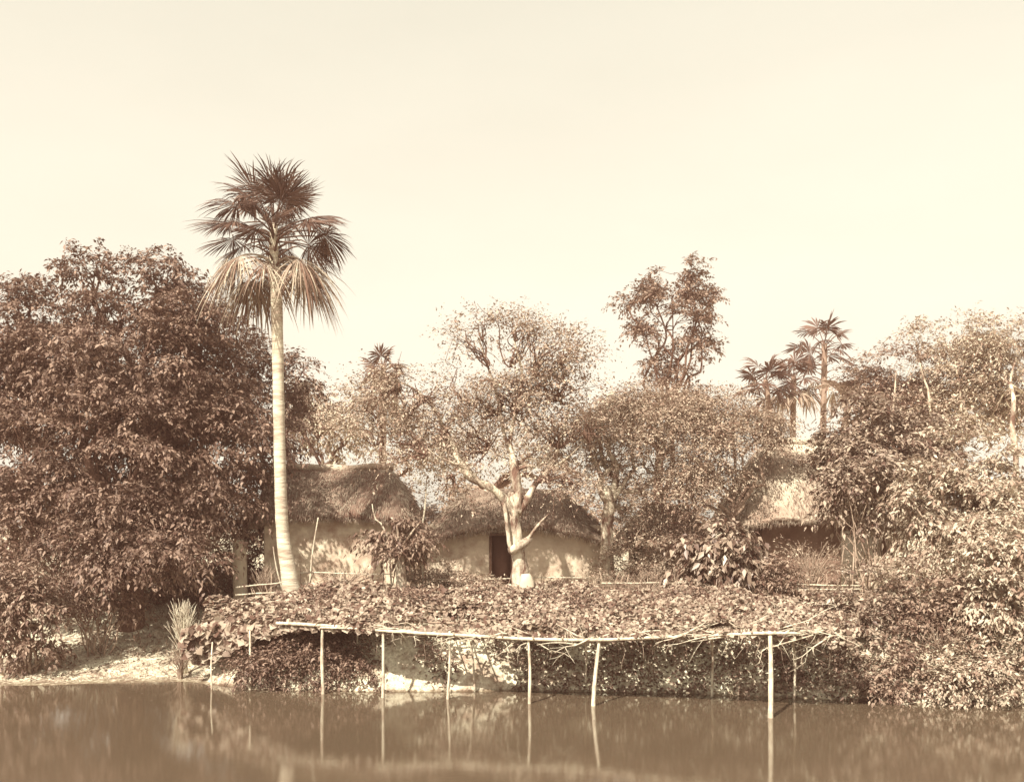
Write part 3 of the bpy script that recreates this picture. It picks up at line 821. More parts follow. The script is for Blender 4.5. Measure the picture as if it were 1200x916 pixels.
bush('shrub', 'thin leafy shrub growing over the gap between the left hut and the bowed-roof hut', 'shrub', 480, 545, 690, 80, 40.5, 'leaf_mid', 60, .5, 8, 12, .15, droop=.3, cluster_r=.3)
bush('shrub', 'wispy grey shrub leaning on the right hip of the left hut roof', 'shrub', 497, 560, 690, 52, 36.2, 'leaf_mid', 34, .38, 8, 11, .13, droop=.35, cluster_r=.28, gap=.1)

# right side
def right_trees():
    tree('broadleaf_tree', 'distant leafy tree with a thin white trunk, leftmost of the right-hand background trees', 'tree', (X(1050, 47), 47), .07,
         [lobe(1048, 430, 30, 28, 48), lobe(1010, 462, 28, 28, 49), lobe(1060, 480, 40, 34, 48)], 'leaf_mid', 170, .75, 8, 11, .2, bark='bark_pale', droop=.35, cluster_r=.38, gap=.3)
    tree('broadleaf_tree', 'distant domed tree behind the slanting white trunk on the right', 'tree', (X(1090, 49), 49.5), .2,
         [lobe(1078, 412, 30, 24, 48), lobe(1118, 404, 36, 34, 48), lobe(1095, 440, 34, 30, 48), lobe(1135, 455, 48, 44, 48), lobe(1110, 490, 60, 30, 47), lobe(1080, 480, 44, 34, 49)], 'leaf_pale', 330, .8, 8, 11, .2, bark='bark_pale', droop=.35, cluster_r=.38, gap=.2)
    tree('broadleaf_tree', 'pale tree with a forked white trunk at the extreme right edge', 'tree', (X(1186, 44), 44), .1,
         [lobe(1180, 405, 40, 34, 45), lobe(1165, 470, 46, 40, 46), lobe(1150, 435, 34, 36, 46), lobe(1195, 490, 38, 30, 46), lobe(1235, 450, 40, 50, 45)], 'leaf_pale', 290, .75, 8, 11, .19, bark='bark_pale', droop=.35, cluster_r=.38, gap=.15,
         trunk_pts=[P(1192, 600, 42), P(1190, 530, 42), P(1186, 500, 42), P(1188, 470, 42), P(1184, 450, 43)])
right_trees()
def pole_trunk(label, pts, dist, r):
    p = [P(a, b, dist) for a, b in pts]
    p[0][2] = gz(p[0][0], p[0][1]) - .1
    a = Acc(); tube(a, [v - p[0] for v in p], r, 8, .4, rough=.05)
    o = a.build('bare_trunk', M['bark_pale'], None, True); o.location = p[0]
    tag(o, label, 'tree trunk', 'thin white trunks against the right-hand trees')
pole_trunk('straight thin white trunk, leftmost of those against the right-hand trees', [(1045, 620), (1046, 500), (1049, 455), (1050, 434)], 46, [.06, .05, .04, .015])
pole_trunk('thin white trunk leaning to the left, second of those against the right-hand trees', [(1096, 620), (1090, 480), (1083, 445), (1077, 424)], 45.5, [.06, .05, .045, .015])
pole_trunk('thin white trunk, nearest the right edge of those against the right-hand trees', [(1130, 620), (1126, 470), (1122, 440), (1119, 422)], 45.5, [.06, .05, .045, .015])

# banana-like plants on the skyline
def big_leaf_plant(name, label, px, py, dist, n, L, W, spread=.8, mat='leaf_mid', cat='plant', up=1.2, droop=.6, base_py=None):
    c = P(px, py, dist); zg = gz(c[0], c[1])
    root = empty(name, (c[0], c[1], zg), label, cat)
    ta = Acc(); tube(ta, wiggle((c[0], c[1], zg - .1), c, 4, .05), np.linspace(.14, .08, 5) * max(.5, L), 7, .3)
    la = Acc()
    for k in range(n):
        az = k * 2.4 + rng.normal() * .2
        dd = np.array([math.cos(az) * spread, math.sin(az) * spread, up * rng.uniform(.5, 1.1)]); dd = dd / np.linalg.norm(dd)
        p = np.array(c); sdv = nrm(np.cross(dd, [0, 0, 1]))
        rows = []
        for i in range(9):
            t = i / 8
            w = W * math.sin(math.pi * min(1, t * .92 + .06)) ** .6
            dcur = nrm(dd + np.array([0, 0, -1]) * droop * 2 * t * t)
            nn = nrm(np.cross(sdv, dcur))
            rows += [p - sdv * w + nn * w * .25 + nn * rng.normal() * .02, p.copy(), p + sdv * w + nn * w * .25 + nn * rng.normal() * .02]
            p = p + dcur * L / 8
        Q = []
        for i in range(8):
            o = i * 3; Q += [[o, o + 1, o + 4, o + 3], [o + 1, o + 2, o + 5, o + 4]]
        la.add(rows, Q)
    ta.build('stem', M['bark_mid'], root, True); la.build('leaves', M[mat], root)
big_leaf_plant('banana_plant', 'distant banana plant with drooping leaf, just right of the highest skyline palm', 995, 470, 52, 8, 2.2, .30)
big_leaf_plant('banana_plant', 'distant banana plant at the foot of the right-hand background trees', 1015, 478, 50, 7, 1.9, .28)

bush('tree_like_shrub', 'tall dark glossy shrub on the skyline right of the right-hand hut roof', 'shrub', 1040, 462, 600, 150, 35.5, 'leaf_glossy', 70, .75, 18, 12, .23, droop=.6, cluster_r=.3, gap=.3, flat=.45, dome=True)
bush('shrub', 'large glossy broad-leaved shrub spreading over the right-hand hut roof', 'shrub', 1020, 528, 618, 112, 32.2, 'leaf_glossy', 70, .45, 9, 11, .24, droop=.7, cluster_r=.32, gap=.15)
bush('shrub', 'tall sunlit big-leaved shrub at the right edge above the water', 'shrub', 1130, 490, 700, 150, 30.5, 'leaf_pale', 90, .65, 16, 12, .20, droop=.75, cluster_r=.3, flat=.45, dome=True)
bush('shrub', 'sunlit leafy shrub leaning in at the extreme right edge', 'shrub', 1185, 560, 830, 110, 26.2, 'leaf_pale', 120, .5, 8, 11, .20, droop=.7, cluster_r=.34)
bush('shrub', 'large dark-hearted shrub at the right end of the vine trellis, reaching the water', 'shrub', 1015, 640, 822, 130, 27.6, 'leaf_glossy', 120, .5, 9, 11, .19, droop=.6, cluster_r=.3, gap=.1)
bush('shrub', 'shaded leafy shrub on the waterline between the trellis shrub and the right edge', 'shrub', 1095, 650, 828, 110, 27.0, 'leaf_mid', 100, .5, 9, 11, .17, droop=.6, cluster_r=.32)
bush('shrub', 'small sunlit shrub touching the water at the right end of the trellis', 'shrub', 985, 755, 822, 70, 26.6, 'leaf_pale', 30, .3, 8, 11, .15, droop=.5, cluster_r=.24)
bush('shrub', 'light green broad-leaved shrub with large hanging leaves behind the middle of the trellis', 'shrub', 842, 606, 700, 88, 31.6, 'leaf_glossy', 50, .36, 8, 9, .30, droop=1.1, cluster_r=.28, aspect=.27)
bush('shrub', 'small-leaved rounded shrub just right of the shrub with large hanging leaves', 'shrub', 905, 652, 706, 58, 31.2, 'leaf_mid', 34, .34, 8, 12, .14, droop=.5, cluster_r=.24)
bush('shrub', 'thin twiggy shrub in front of the dark eaves of the right-hand hut', 'shrub', 945, 625, 705, 90, 32.5, 'leaf_fine', 26, .4, 7, 9, .11, droop=.3, cluster_r=.3, stems=16)
bush('shrub', 'grey bushy growth in front of the small thatched shed', 'shrub', 745, 622, 700, 95, 34.0, 'leaf_fine', 60, .4, 8, 12, .12, droop=.3, cluster_r=.28)
bush('shrub', 'leafy bush filling the space right of the small thatched shed', 'shrub', 805, 585, 700, 70, 34.2, 'leaf_mid', 60, .42, 8, 12, .13, droop=.3, cluster_r=.28)
bush('shrub', 'low weedy bush at the left foot of the doorway of the bowed-roof hut', 'shrub', 560, 672, 702, 62, 32.6, 'leaf_fine', 34, .26, 8, 11, .12, droop=.3, cluster_r=.22)
bush('shrub', 'low dark weed against the sunlit wall right of the gnarled trunk', 'shrub', 655, 678, 704, 30, 32.4, 'leaf_mid', 14, .2, 7, 10, .12, droop=.3, cluster_r=.2)
bush('shrub', 'low weedy bush before the left corner of the bowed-roof hut', 'shrub', 512, 655, 700, 64, 33.4, 'leaf_fine', 36, .3, 8, 11, .12, droop=.3, cluster_r=.24)
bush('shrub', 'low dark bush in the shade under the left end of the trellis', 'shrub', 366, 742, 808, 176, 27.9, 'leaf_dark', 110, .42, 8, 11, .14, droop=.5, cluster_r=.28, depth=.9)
bush('shrub', 'low dark bush added to deepen the shadow under the right half of the trellis', 'shrub', 790, 757, 806, 230, 28.3, 'leaf_dark', 64, .38, 8, 11, .14, droop=.5, cluster_r=.28, depth=.9)  # dark leaves put here to deepen the shadow under the deck
bush('shrub', 'added dark scrub thickening the shadow under the trellis behind the leaning front post', 'shrub', 655, 757, 800, 90, 28.6, 'leaf_dark', 30, .32, 8, 11, .13, droop=.5, cluster_r=.26, depth=.8)  # added dark scrub, thickening the deep shadow below the deck

bush('shrub', 'low pale creeping shrub along the waterline at the far right corner', 'shrub', 1150, 745, 832, 130, 25.4, 'leaf_pale', 70, .36, 8, 11, .16, droop=.6, cluster_r=.28)
bush('shrub', 'low shaded shrub along the waterline left of the corner shrub', 'shrub', 1050, 760, 826, 110, 26.1, 'leaf_mid', 60, .36, 8, 11, .16, droop=.6, cluster_r=.28)
bush('shrub', 'leafy shrub under the far right end of the trellis beam', 'shrub', 945, 752, 815, 90, 27.0, 'leaf_dark', 36, .34, 8, 11, .15, droop=.5, cluster_r=.26)

def lime_wall():
    xa, xb, y = X(988, 33.8), X(1032, 33.8), 33.8
    a = Acc(); z = gz(xa, y); box(a, 0, xb - xa, 0, .25, -.1, P(0, 622, y)[2] - z)
    o = a.build('white_wall', M['lime']); o.location = (xa, y, z)
    tag(o, 'short whitewashed wall glimpsed among the bushes on the right', 'wall')
lime_wall()
# young tree with ragged drooping leaves on a short pale trunk
def ragged_tree():
    d0 = 32.0; bx = X(470, d0); z = gz(bx, d0)
    root = empty('young_tree', (bx, d0, z), 'short pale trunk with a ragged drooping leaf tuft, between the two largest huts', 'tree')
    ta = Acc(); tube(ta, [Vector((bx, d0, z - .1)), P(470, 676, d0), P(468, 655, d0), P(466, 636, d0)], [.2, .17, .12, .08], 10, .12, rough=.1)
    for q in ([(467, 645), (484, 622), (494, 610)], [(466, 640), (452, 628), (440, 630)], [(467, 640), (465, 615), (458, 606)]):
        tube(ta, [P(a, b, d0 - .2) for a, b in q], [.05, .035, .015], 6, .2)
    ta.build('trunk', M['bark_pale'], root, True)
    ca = Acc(); crown(ca, [lobe(455, 635, 20, 14, d0), lobe(480, 626, 20, 16, d0), lobe(466, 650, 22, 12, d0)], 26, .3, 8, 11, .2, droop=1.1, cluster_r=.26)
    ca.build('crown', M['leaf_mid'], root)
ragged_tree()

# white posts and stubs among the bushes
def post_obj(name, label, cat, pts, dist, r, mat, group=None, sides=8, ground=True, rough=.06):
    p = [P(a, b, dist) if not isinstance(dist, (list, tuple)) else P(a, b, dd) for (a, b), dd in zip(pts, dist if isinstance(dist, (list, tuple)) else [dist] * len(pts))]
    if ground: p[0][2] = gz(p[0][0], p[0][1]) - .12
    a = Acc(); tube(a, [v - p[0] for v in p], r, sides, .2, rough=rough)
    o = a.build(name, M[mat], None, True); o.location = p[0]
    return tag(o, label, cat, group)
post_obj('gate_pier', 'small pale pillar in the dark gap between the big left tree and the palm trunk', 'pillar', [(282, 690), (281, 660), (279, 632)], 35.5, [.26, .25, .2], 'lime')
post_obj('mud_stump', 'squat whitish mud pillar at the foot of the gnarled tree', 'pillar', [(618, 712), (618, 692), (617, 682), (616, 672)], 31.2, [.26, .25, .22, .12], 'lime', sides=10, rough=.14)
post_obj('stick', 'slender stick leaning right in front of the left hut wall', 'stick', [(362, 690), (366, 650), (373, 606)], 33.5, [.035, .03, .02], 'bamboo', 'bare sticks before the left hut', 5)
post_obj('stick', 'crooked bare twig leaning left before the left hut eaves', 'stick', [(460, 660), (453, 625), (440, 608), (436, 590)], 32.8, [.035, .03, .025, .012], 'bamboo', 'bare sticks before the left hut', 5)
post_obj('stick', 'tall thin upright stick before the gap between the two hut roofs', 'stick', [(497, 690), (494, 630), (498, 595), (500, 560)], 33, [.04, .035, .03, .015], 'bamboo', 'bare sticks before the left hut', 5)
post_obj('stick', 'short thin stick leaning left just behind the palm foot', 'stick', [(334, 690), (324, 665), (320, 640)], 33, [.03, .025, .012], 'bamboo', 'bare sticks before the left hut', 5)

# low fences of split bamboo
def fence(label, x_px, y_px, dist, n, h=.75, seed=0):
    xa, xb = X(x_px[0], dist[0]), X(x_px[1], dist[1])
    zc = gz((xa + xb) / 2, sum(dist) / 2)
    root = empty('bamboo_fence', ((xa + xb) / 2, sum(dist) / 2, zc), label, 'fence', 'low bamboo fences')
    for i in range(n):
        t = i / (n - 1); x = xa + (xb - xa) * t + rng.normal() * .05; y = dist[0] + (dist[1] - dist[0]) * t
        z = gz(x, y); a = Acc()
        tube(a, [(x, y, z - .1), (x + rng.normal() * .04, y, z + h * .5), (x + rng.normal() * .1, y + rng.normal() * .05, z + h * rng.uniform(.8, 1.3))], [.022, .02, .014], 5, .3)
        a.build('post', M['twig'], root, True)
    for py in y_px:
        a = Acc()
        pa, pb = P(x_px[0], py[0], dist[0] - .03), P(x_px[1], py[1], dist[1] - .03)
        tube(a, wiggle(pa, pb, 5, .02), [.026, .024, .022, .02, .018, .015], 5, .4)
        a.build('rail', M['bamboo'], root, True)
fence('low broken bamboo fence at the foot of the palm', (276, 345), [(688, 681), (697, 692)], (31.4, 31.6), 9)
fence('low bamboo fence in front of the left hut', (352, 460), [(671, 672), (689, 687)], (32.4, 32.8), 12)
fence('low bamboo fence in front of the bowed-roof hut, running past the gnarled trunk', (500, 700), [(695, 695), (679, 677)], (33, 33.4), 18, h=.6)
fence('low bamboo fence before the shed, behind the middle of the trellis', (705, 815), [(683, 683), (692, 690)], (32.2, 32.2), 11)
fence('low bamboo fence behind the right end of the trellis', (925, 1010), [(684, 686), (691, 690)], (31.6, 31.4), 9)

# bare twiggy bush on the lit bank
def twig_bush(label, px, py0, dist, n, h, spread, mat='twig'):
    c = P(px, py0, dist); zg = gz(c[0], dist)
    a = Acc()
    for i in range(n):
        dx, dy = rng.normal() * spread, rng.normal() * spread
        L = h * rng.uniform(.5, 1.1)
        pts = [(rng.normal() * .04, rng.normal() * .04, -.1), (dx * .2, dy * .2, L * .45), (dx * .6, dy * .6, L * .8), (dx, dy, L)]
        tube(a, pts, [.014, .011, .008, .004], 4, .3)
        for _ in range(2):
            q = np.array(pts[2]); tube(a, [q, q + [rng.normal() * .12, rng.normal() * .12, .2 + .2 * rng.random()]], [.006, .003], 4, .3, smooth=False)
    o = a.build('twig_bush', M[mat], None); o.location = (c[0], dist, zg)
    tag(o, label, 'bush', 'bare twig bushes and dry stalks')
twig_bush('bare feathery bush of upright twigs on the sunlit bank left of the trellis', 216, 760, 30.0, 120, 2.0, .22, mat='bamboo')
twig_bush('small tangle of dry stems below the bare feathery bush', 212, 780, 29.3, 40, .8, .22)
twig_bush('dry stalks by the water at the far right', 1105, 826, 26.0, 26, .7, .5)
twig_bush('dry stalks standing beside the palm foot', 308, 700, 32.2, 40, 1.0, .35)
twig_bush('tangle of bare stems before the right-hand hut', 950, 700, 32.0, 50, 1.7, .45)
twig_bush('dry stalks against the left hut wall', 405, 700, 33.6, 50, .8, .9)
twig_bush('dry stalks before the bushes behind the middle of the trellis', 760, 700, 32.6, 60, .7, 1.2)

# ------------------------------------------------------------------ the vine trellis over the bank
# front line of the platform: photo column, row of the beam, distance
FP = [(236, 752, 28.6), (285, 738, 28.0), (330, 731, 27.6), (378, 734, 26.9), (450, 740, 26.3), (526, 743, 26.1), (620, 747, 25.5), (700, 748, 25.2), (800, 745, 24.6), (902, 741, 23.9), (985, 742, 23.9)]
fx = np.array([P(*f)[0] for f in FP]); fy = np.array([f[2] for f in FP]); fz = np.array([P(*f)[2] for f in FP])
def platform(x, t):
    """point on the trellis deck: t=0 front beam, t=1 back edge on the bank"""
    y0 = np.interp(x, fx, fy); z0 = np.interp(x, fx, fz)
    y1 = 30.9 + .25 * np.sin(x * .9); z1 = 2.30 + .1 * np.sin(x * 1.3 + 1)
    y1 = np.where(x < fx[2], np.interp(x, [fx[0], fx[2]], [29.6, 30.8]), y1)
    z1 = np.where(x < fx[2], np.interp(x, [fx[0], fx[2]], [1.9, 2.3]), z1)
    return y0 + (y1 - y0) * t, z0 + (z1 - z0) * t
def trellis():
    root = empty('trellis', ((fx[0] + fx[-1]) / 2, 27.5, 0), 'long low trellis of thin poles standing in the pond edge, carrying the vines', 'trellis')
    def post(pts, r, rows=None):
        p = [P(*q) for q in pts]
        a = Acc()
        foot = p[0].copy(); foot[2] = gz(foot[0], foot[1]) - .25
        pp = [foot] + p
        r *= .84
        pp = pp[:1] + [v + Vector((rng.normal() * .025, rng.normal() * .02, 0)) for v in pp[1:-1]] + pp[-1:]
        tube(a, pp, [r * 1.1] + list(np.linspace(r, r * .75, len(p))), 8, .12, rough=.09)
        a.build('post', M['bamboo'], root, True)
    post([(377, 813, 26.75), (378, 770, 26.8), (378, 733, 26.85)], .058)
    post([(450, 817, 26.2), (450.5, 780, 26.2), (449, 736, 26.25)], .052)
    post([(525, 819, 25.95), (526, 780, 26.0), (527, 739, 26.05)], .042)
    post([(555, 806, 27.2), (554, 770, 27.2), (551, 743, 27.1)], .04)
    post([(621, 824, 25.3), (620, 785, 25.4), (619, 746, 25.45)], .05)
    post([(697, 827, 24.95), (699, 790, 25.05), (703, 746, 25.15)], .066)
    post([(686, 806, 27.2), (686, 775, 27.2), (686, 750, 27)], .035)
    post([(835, 813, 26.4), (835, 775, 26.4), (834, 748, 26.3)], .042)
    post([(901, 840, 23.4), (902, 790, 23.6), (902.5, 739, 23.85)], .075)
    post([(248, 808, 27.6), (248, 780, 27.7), (249, 752, 27.9)], .03)
    post([(292, 806, 27.5), (292, 770, 27.6), (293, 738, 27.8)], .045)
    post([(419, 800, 28.2), (419, 770, 28.2), (419, 740, 28.0)], .035)
    post([(473, 780, 28.3), (473, 765, 28.3), (473, 742, 28.2)], .03)
    post([(930, 800, 26.0), (929, 770, 26.0), (928, 745, 25.8)], .04)
    for q in ((520, 29.5), (640, 29.4), (760, 29.2), (870, 29.0), (330, 29.4)):
        x = X(q[0], q[1]); a = Acc(); z = gz(x, q[1])
        tube(a, [(x, q[1], z - .2), (x + .03, q[1], 2.1)], [.04, .035], 6, .3, smooth=False); a.build('post', M['twig'], root, True)
    def beam(pts, r, name='beam', mat='bamboo'):
        r = [v * .8 for v in r]
        a = Acc(); tube(a, [P(*q) for q in pts], r, 7, .3, rough=.09); a.build(name, M[mat], root, True)
    beam([(324, 730, 27.4), (350, 731, 27.15), (378, 732.5, 26.78), (411, 734, 26.6)], [.055, .058, .055, .04])
    beam([(375, 735, 26.7), (440, 737, 26.4), (500, 741, 26.1)], [.03, .035, .03])
    beam([(440, 738, 26.2), (500, 742, 26.0), (560, 745, 25.8), (620, 748.5, 25.38), (700, 749.5, 25.08), (760, 747, 24.8), (830, 744, 24.4), (902, 741.5, 23.78), (938, 742, 23.6)], [.05, .055, .055, .055, .055, .05, .05, .05, .035])
    beam([(560, 741, 26), (640, 744, 25.6), (700, 747, 25.3), (800, 741, 24.8), (930, 739, 24.0)], [.03, .035, .03, .035, .03])
    # cross sticks running from the front beam back to the bank, and long back rails
    for x in np.linspace(fx[1], fx[-1] - .2, 34):
        x = x + rng.normal() * .1
        a = Acc(); dx = rng.normal() * .35; e = -rng.uniform(.0, .06)
        y0, z0 = platform(x, e); y1, z1 = platform(x + dx, 1.0)
        tube(a, wiggle((x, float(y0), float(z0) + .05), (x + dx, float(y1), float(z1)), 4, .03), [.022] * 5, 5, .5)
        a.build('cross_stick', M['twig'], root, True)
    for t in (.3, .6, .85):
        a = Acc(); pts = []
        for x in np.linspace(fx[0] + .3, fx[-1], 10):
            y, z = platform(x, t); pts.append((x, float(y), float(z) - .02))
        tube(a, pts, [.03] * 10, 6, .5); a.build('rail', M['twig'], root, True)
    # loose branches thrown along the front edge
    for k in range(60):
        px = rng.uniform(455, 985) if k < 54 else rng.uniform(930, 990)
        x = np.interp(px, [f[0] for f in FP], fx)
        y, z = platform(x, -.02 + rng.random() * .05)
        L = rng.uniform(.4, 1.5); an = rng.normal() * .25 + (.0 if rng.random() < .5 else math.pi)
        dv = np.array([math.cos(an), rng.normal() * .15, math.sin(rng.normal() * .3) - .08])
        p0 = np.array([x, float(y) - .06, float(z) + rng.uniform(-.05, .12)])
        a = Acc(); pts = wiggle(p0, p0 + dv * L, 4, .12)
        tube(a, pts, np.linspace(.022, .007, 5) * rng.uniform(.7, 1.3), 5, .25)
        for _ in range(3):
            q = np.array(pts[rng.integers(1, 5)]); tube(a, wiggle(q, q + rng.normal(size=3) * [.28, .1, .2] - [0, 0, .08], 2, .2), [.008, .006, .003], 4, .3)
        a.build('loose_branch', M['bamboo'], root, True)
    return root
trellis()

def vines():
    a = Acc()
    n = 36000
    x = rng.uniform(fx[0] - .1, fx[-1] + .4, n * 2)
    t = rng.uniform(-.01, 1.08, n * 2)
    # bare stretches near the front edge let the sun through to the bank
    w = np.ones(len(x))
    gapw = np.exp(-((x - X(520, 26)) / 1.5) ** 4)
    w -= .93 * gapw * (t < .62)
    dens = np.array([mnoise.noise(Vector((a_ * .9, b_ * 4, 0))) for a_, b_ in zip(x, t)])
    w *= np.clip(1.1 + dens * 1.1, .35, 1)
    keep = rng.random(len(x)) < w
    x, t = x[keep][:n], t[keep][:n]
    y, z = platform(x, t)
    hump = .13 * np.sin(x * 1.7 + t * 4) + .1 * np.sin(x * 4.1 - t * 7)
    z = z + .06 + np.clip(hump, -.08, 1) + rng.random(len(x)) * .17
    C = np.stack([x, y, z], -1)
    D = rng.normal(size=C.shape) * [1, 1, .3]; D[:, 1] -= .3; D[:, 2] -= .25
    N = rng.normal(size=C.shape) * .5 + [0, -.35, 1]
    size = np.interp(x, [fx[0], fx[4], fx[6], fx[-1]], [.14, .115, .09, .085]) * rng.uniform(.6, 1.35, len(x))
    V, Q = broad_leaf_arrays(C, D, N, size, size * .62); a.add(V, Q)
    # front curtain
    n2 = 3800
    x = rng.uniform(fx[0] - .2, fx[-1] + .4, n2)
    amt = np.interp(x, [fx[0], fx[1], fx[2], fx[3], fx[-2], fx[-1] + .4], [.7, .5, .28, .13, .16, .5])
    y, z = platform(x, rng.random(n2) * .05)
    C = np.stack([x, y - .04, z + .12 - rng.random(n2) ** 1.6 * amt], -1)
    D = rng.normal(size=C.shape) * [.7, .4, .4] + [0, -.3, -.8]; N = rng.normal(size=C.shape) * .4 + [0, -1, .4]
    size = np.interp(x, [fx[0], fx[4], fx[-1]], [.19, .13, .11]) * rng.uniform(.6, 1.3, n2)
    V, Q = broad_leaf_arrays(C, D, N, size, size * .62); a.add(V, Q)
    # left end tumbling down the bank
    n3 = 1300
    u = rng.random(n3); s = rng.random(n3)
    C = np.stack([X(232, 28.6) - .2 + u * 1.6 + rng.normal(size=n3) * .15, 28.2 + s * 1.6, 1.55 + .35 * u - (1 - u) * .55 * rng.random(n3) - .25 * rng.random(n3)], -1)
    D = rng.normal(size=C.shape) * .6 + [-.3, -.3, -.6]; N = rng.normal(size=C.shape) * .4 + [-.3, -.7, .7]
    size = .2 * rng.uniform(.7, 1.3, n3)
    V, Q = broad_leaf_arrays(C, D, N, size, size * .62); a.add(V, Q)
    # ground vines on the bank behind
    n4 = 5200
    x = rng.uniform(fx[0] + .8, fx[-1] + 1.5, n4); y = 30.6 + np.abs(rng.normal(size=n4)) * .75
    kz = ~((np.abs(x - X(668, 31.5)) < 1.3) & (y > 30.9))
    x, y = x[kz], y[kz]
    C = np.stack([x, y, ground_z(x, y) + .05 + .3 * rng.random(len(x)) * np.exp(-(y - 30.6))], -1)
    D = rng.normal(size=C.shape) * [1, 1, .4]; N = rng.normal(size=C.shape) * .5 + [0, -.4, 1]
    size = .14 * rng.uniform(.6, 1.3, len(x))
    V, Q = broad_leaf_arrays(C, D, N, size, size * .6); a.add(V, Q)
    o = a.build('vine_leaves', M['leaf_vine'])
    tag(o, 'mat of broad vine leaves spread over the trellis and the bank behind it', 'vines', kind='stuff')
    # dangling bare tendrils under the front edge
    b = Acc()
    for k in range(150):
        px = rng.uniform(400, 985); x = np.interp(px, [f[0] for f in FP], fx)
        y, z = platform(x, rng.random() * .12)
        L = abs(rng.normal()) * .28 + .12
        p0 = np.array([x, float(y), float(z)])
        tube(b, wiggle(p0, p0 + [rng.normal() * .12, rng.normal() * .05, -L], 4, .1), [.009, .008, .007, .005, .003], 4, .2)
    tag(b.build('vine_tendrils', M['twig']), 'bare vine tendrils dangling below the front beam of the trellis', 'vines', kind='stuff')
vines()

# ------------------------------------------------------------------ grass and litter on the ground
def grass():
    a = Acc()
    def patch(n, x0, x1, y0, y1, h, w=.008, lean=.5, cond=None):
        x = rng.uniform(x0, x1, n); y = rng.uniform(y0, y1, n); z = ground_z(x, y)
        k = z > .02
        den = fbm(x * 2.1, y * 2.3, 1.0) + rng.normal(size=n) * .4
        k &= den > -.25
        if cond is not None: k &= cond(x, y)
        x, y, z = x[k], y[k], z[k]
        C = np.stack([x, y, z - .01], -1)
        D = rng.normal(size=C.shape) * lean * [1, 1, 0] + [0, 0, 1]
        V, Q = leaf_arrays(C, D, rng.normal(size=C.shape), h * rng.uniform(.4, 1.3, len(x)), w, droop=.1)
        a.add(V, Q)
    patch(15000, -14.5, -7.2, 28.0, 33.5, .06)
    patch(9000, -7.5, 11.5, 26.6, 28.2, .07)
    patch(7000, -12, 12, 31.2, 35.4, .30, .010, cond=lambda x, y: ~((np.abs(x - X(668, 32)) < 1.5) & (y < 33.6)))
    patch(16000, -7.5, -1.5, 31.2, 34.5, .34, .010)
    patch(9000, 2.6, 11.5, 31.0, 34.5, .36, .010)
    patch(12000, -22, 24, 34, 44, .35, .014)
    o = a.build('grass', M['grass']); tag(o, kind='stuff')
    o['label'] = 'dry short grass growing on the bank and the yard'; o['category'] = 'grass'
    b = Acc()
    n = 1800
    x = rng.uniform(-14.5, -7.2, n); y = rng.uniform(28.3, 33.5, n)
    z = ground_z(x, y); k = z > .05
    C = np.stack([x, y, z + .01], -1)[k]
    V, Q = leaf_arrays(C, rng.normal(size=C.shape) * [1, 1, .15], rng.normal(size=C.shape) * .4 + [0, 0, 1], rng.uniform(.05, .14, len(C)), .03); b.add(V, Q)
    o = b.build('fallen_leaves', M['leaf_mid']); tag(o, 'fallen leaves scattered under the left trees, also darkening the shaded ground', 'leaves', kind='stuff')  # litter also put here to darken the ground where tree shade lies
grass()

# far wood closing the view
def added_bank_scrub():
    a = Acc()
    n = 40000
    x = rng.uniform(-7.6, 13.5, n); y = np.interp(x, SX, SD) + rng.uniform(-.12, 3.2, n)
    z = ground_z(x, y)
    den = np.array([mnoise.noise(Vector((a_ * .8, b_ * 1.1, 3.0))) for a_, b_ in zip(x, y)])
    clear = (x > X(462, 27.5)) & (x < X(602, 27.5)) & (z < 1.15)  # weeds thinned here so the sunlit patch of bank stays pale
    k = (z > -.03) & (den + .12 * rng.normal(size=n) > -.3) & ~(clear & (den < .28))
    x, y, z, den = x[k], y[k], z[k], den[k]
    h = np.clip(.25 + den * .9, .05, .6) * rng.random(len(x))
    C = np.stack([x, y, z + h], -1)
    D = rng.normal(size=C.shape) * [1, 1, .5] + [0, -.3, -.2]; N = rng.normal(size=C.shape) * .5 + [0, -.5, 1]
    V, Q = leaf_arrays(C, D, N, .11 * rng.uniform(.5, 1.5, len(x)), .028); a.add(V, Q)  # dark leaf clumps added to stand in for deep tangled shadow
    tag(a.build('added_bank_weeds', M['leaf_dark']), 'dark tangle of weeds added to deepen the shade on the bank under the trellis', 'weeds', kind='stuff')
added_bank_scrub()

def far_wood():
    a = Acc()
    lobes = []
    for k in range(46):
        x = -60 + k * 2.75 + rng.normal() * .8; y = 84 + rng.normal() * 5; h = rng.uniform(4.0, 6.5)
        if x < -6: h *= 1.15
        lobes.append(((x, y, 2.4 + h * .5), (2.4, 2.2, h * .55)))
    crown(a, lobes, 560, 1.1, 8, 10, .42, droop=.3, cluster_r=.6, aspect=.3)
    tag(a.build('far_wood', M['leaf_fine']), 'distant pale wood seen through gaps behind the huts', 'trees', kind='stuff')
far_wood()

def flotsam():
    a = Acc(); n = 420
    x = rng.uniform(-15, 15, n); y = np.interp(x, SX, SD) - rng.exponential(1.1, n) - .1
    k = (y > 17); x, y = x[k], y[k]
    C = np.stack([x, y, np.full(len(x), .006)], -1)
    V, Q = leaf_arrays(C, rng.normal(size=C.shape) * [1, 1, 0], rng.normal(size=C.shape) * .06 + [0, 0, 1], rng.uniform(.03, .10, len(x)), .018, droop=0, fold=.1)
    a.add(V, Q); tag(a.build('floating_leaves', M['leaf_mid']), 'fallen leaves floating on the pond near the bank', 'leaves', kind='stuff')
flotsam()

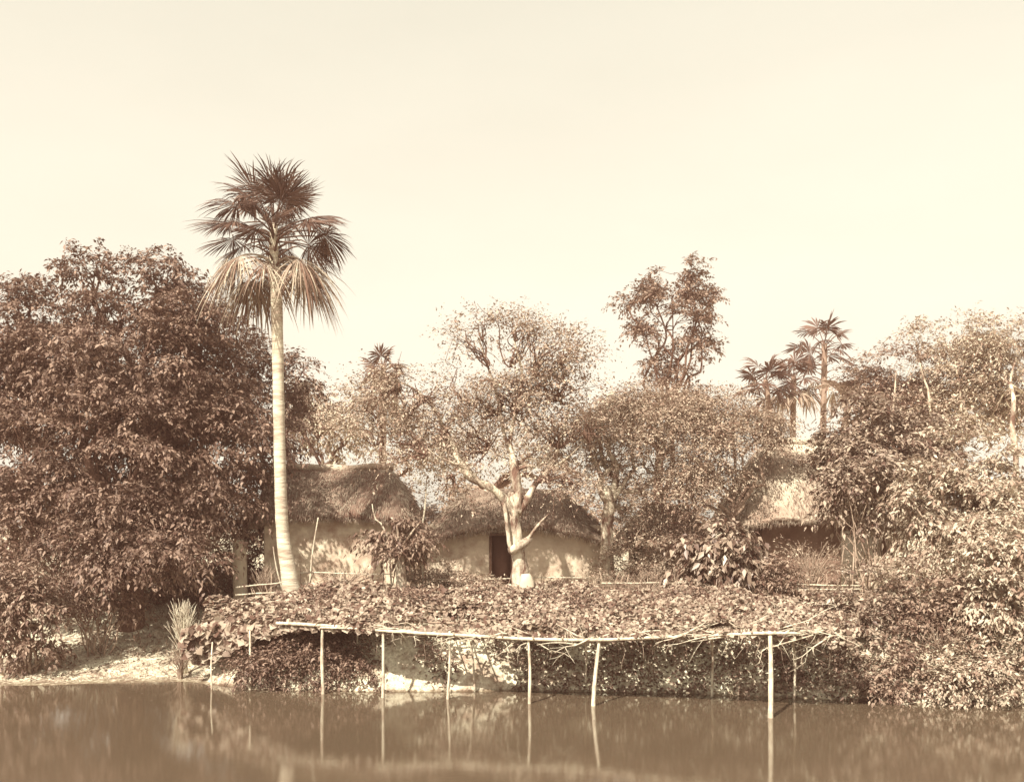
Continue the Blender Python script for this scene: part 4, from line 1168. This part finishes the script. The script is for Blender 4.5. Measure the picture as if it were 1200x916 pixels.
# pale stone at the near edge, and flotsam
def stone(label, px, py, dist, r):
    c = P(px, py, dist); c[2] = -.02
    a = Acc(); n1, n2 = 12, 7
    th = np.linspace(0, 2 * np.pi, n1, endpoint=False); ph = np.linspace(.05, np.pi - .05, n2)
    T, PH = np.meshgrid(th, ph); rr = r * (1 + .12 * rng.normal(size=T.shape))
    V = np.stack([rr * np.cos(T) * np.sin(PH) * 1.3, rr * np.sin(T) * np.sin(PH), rr * np.cos(PH) * .7], -1).reshape(-1, 3)
    i = np.arange(n2 - 1)[:, None] * n1; j = np.arange(n1)[None]; j2 = (j + 1) % n1
    a.add(V, np.stack([i + j, i + n1 + j, i + n1 + j2, i + j2], -1).reshape(-1, 4))
    o = a.build('stone', M['lime'], None, True); o.location = c
    tag(o, label, 'stone')
0 and stone('small white stone breaking the water at the bottom left', 253, 911, 17.8, .09)
for lab, pts in (('bare branch lying at the waterline on the right', [(1028, 822, 25.7), (1050, 826, 25.3), (1075, 822, 25.2)]),
                 ('second bare branch slanting out of the water at the far right', [(1082, 832, 24.8), (1098, 818, 25.2), (1118, 806, 25.6)]),
                 ('long curved bare branch hanging through the right-hand trellis shrub', [(1022, 818, 26), (1035, 795, 26.2), (1048, 770, 26.4), (1055, 735, 26.6)])):
    p = [P(*q) for q in pts]
    a = Acc(); tube(a, [v - p[0] for v in p], np.linspace(.03, .012, len(p)), 6, .2, rough=.1)
    o = a.build('branch', M['bamboo'], None, True); o.location = p[0]; tag(o, lab, 'branch', 'bare branches at the waterline')

# ------------------------------------------------------------------ distance haze, tinted red-brown to lift the dark tones
def haze():
    a = Acc(); box(a, -75, 75, -6, 112, -3, 24)
    m = bpy.data.materials.new('haze'); m.use_nodes = True
    n, l = m.node_tree.nodes, m.node_tree.links
    n.remove(n['Principled BSDF'])
    v = n.new('ShaderNodeVolumePrincipled'); v.inputs['Density'].default_value = .0018
    v.inputs['Color'].default_value = (.96, .52, .42, 1); v.inputs['Anisotropy'].default_value = .2
    l.new(v.outputs['Volume'], n['Material Output'].inputs['Volume'])
    o = a.build('haze', m); tag(o, kind='stuff')
if True: haze()
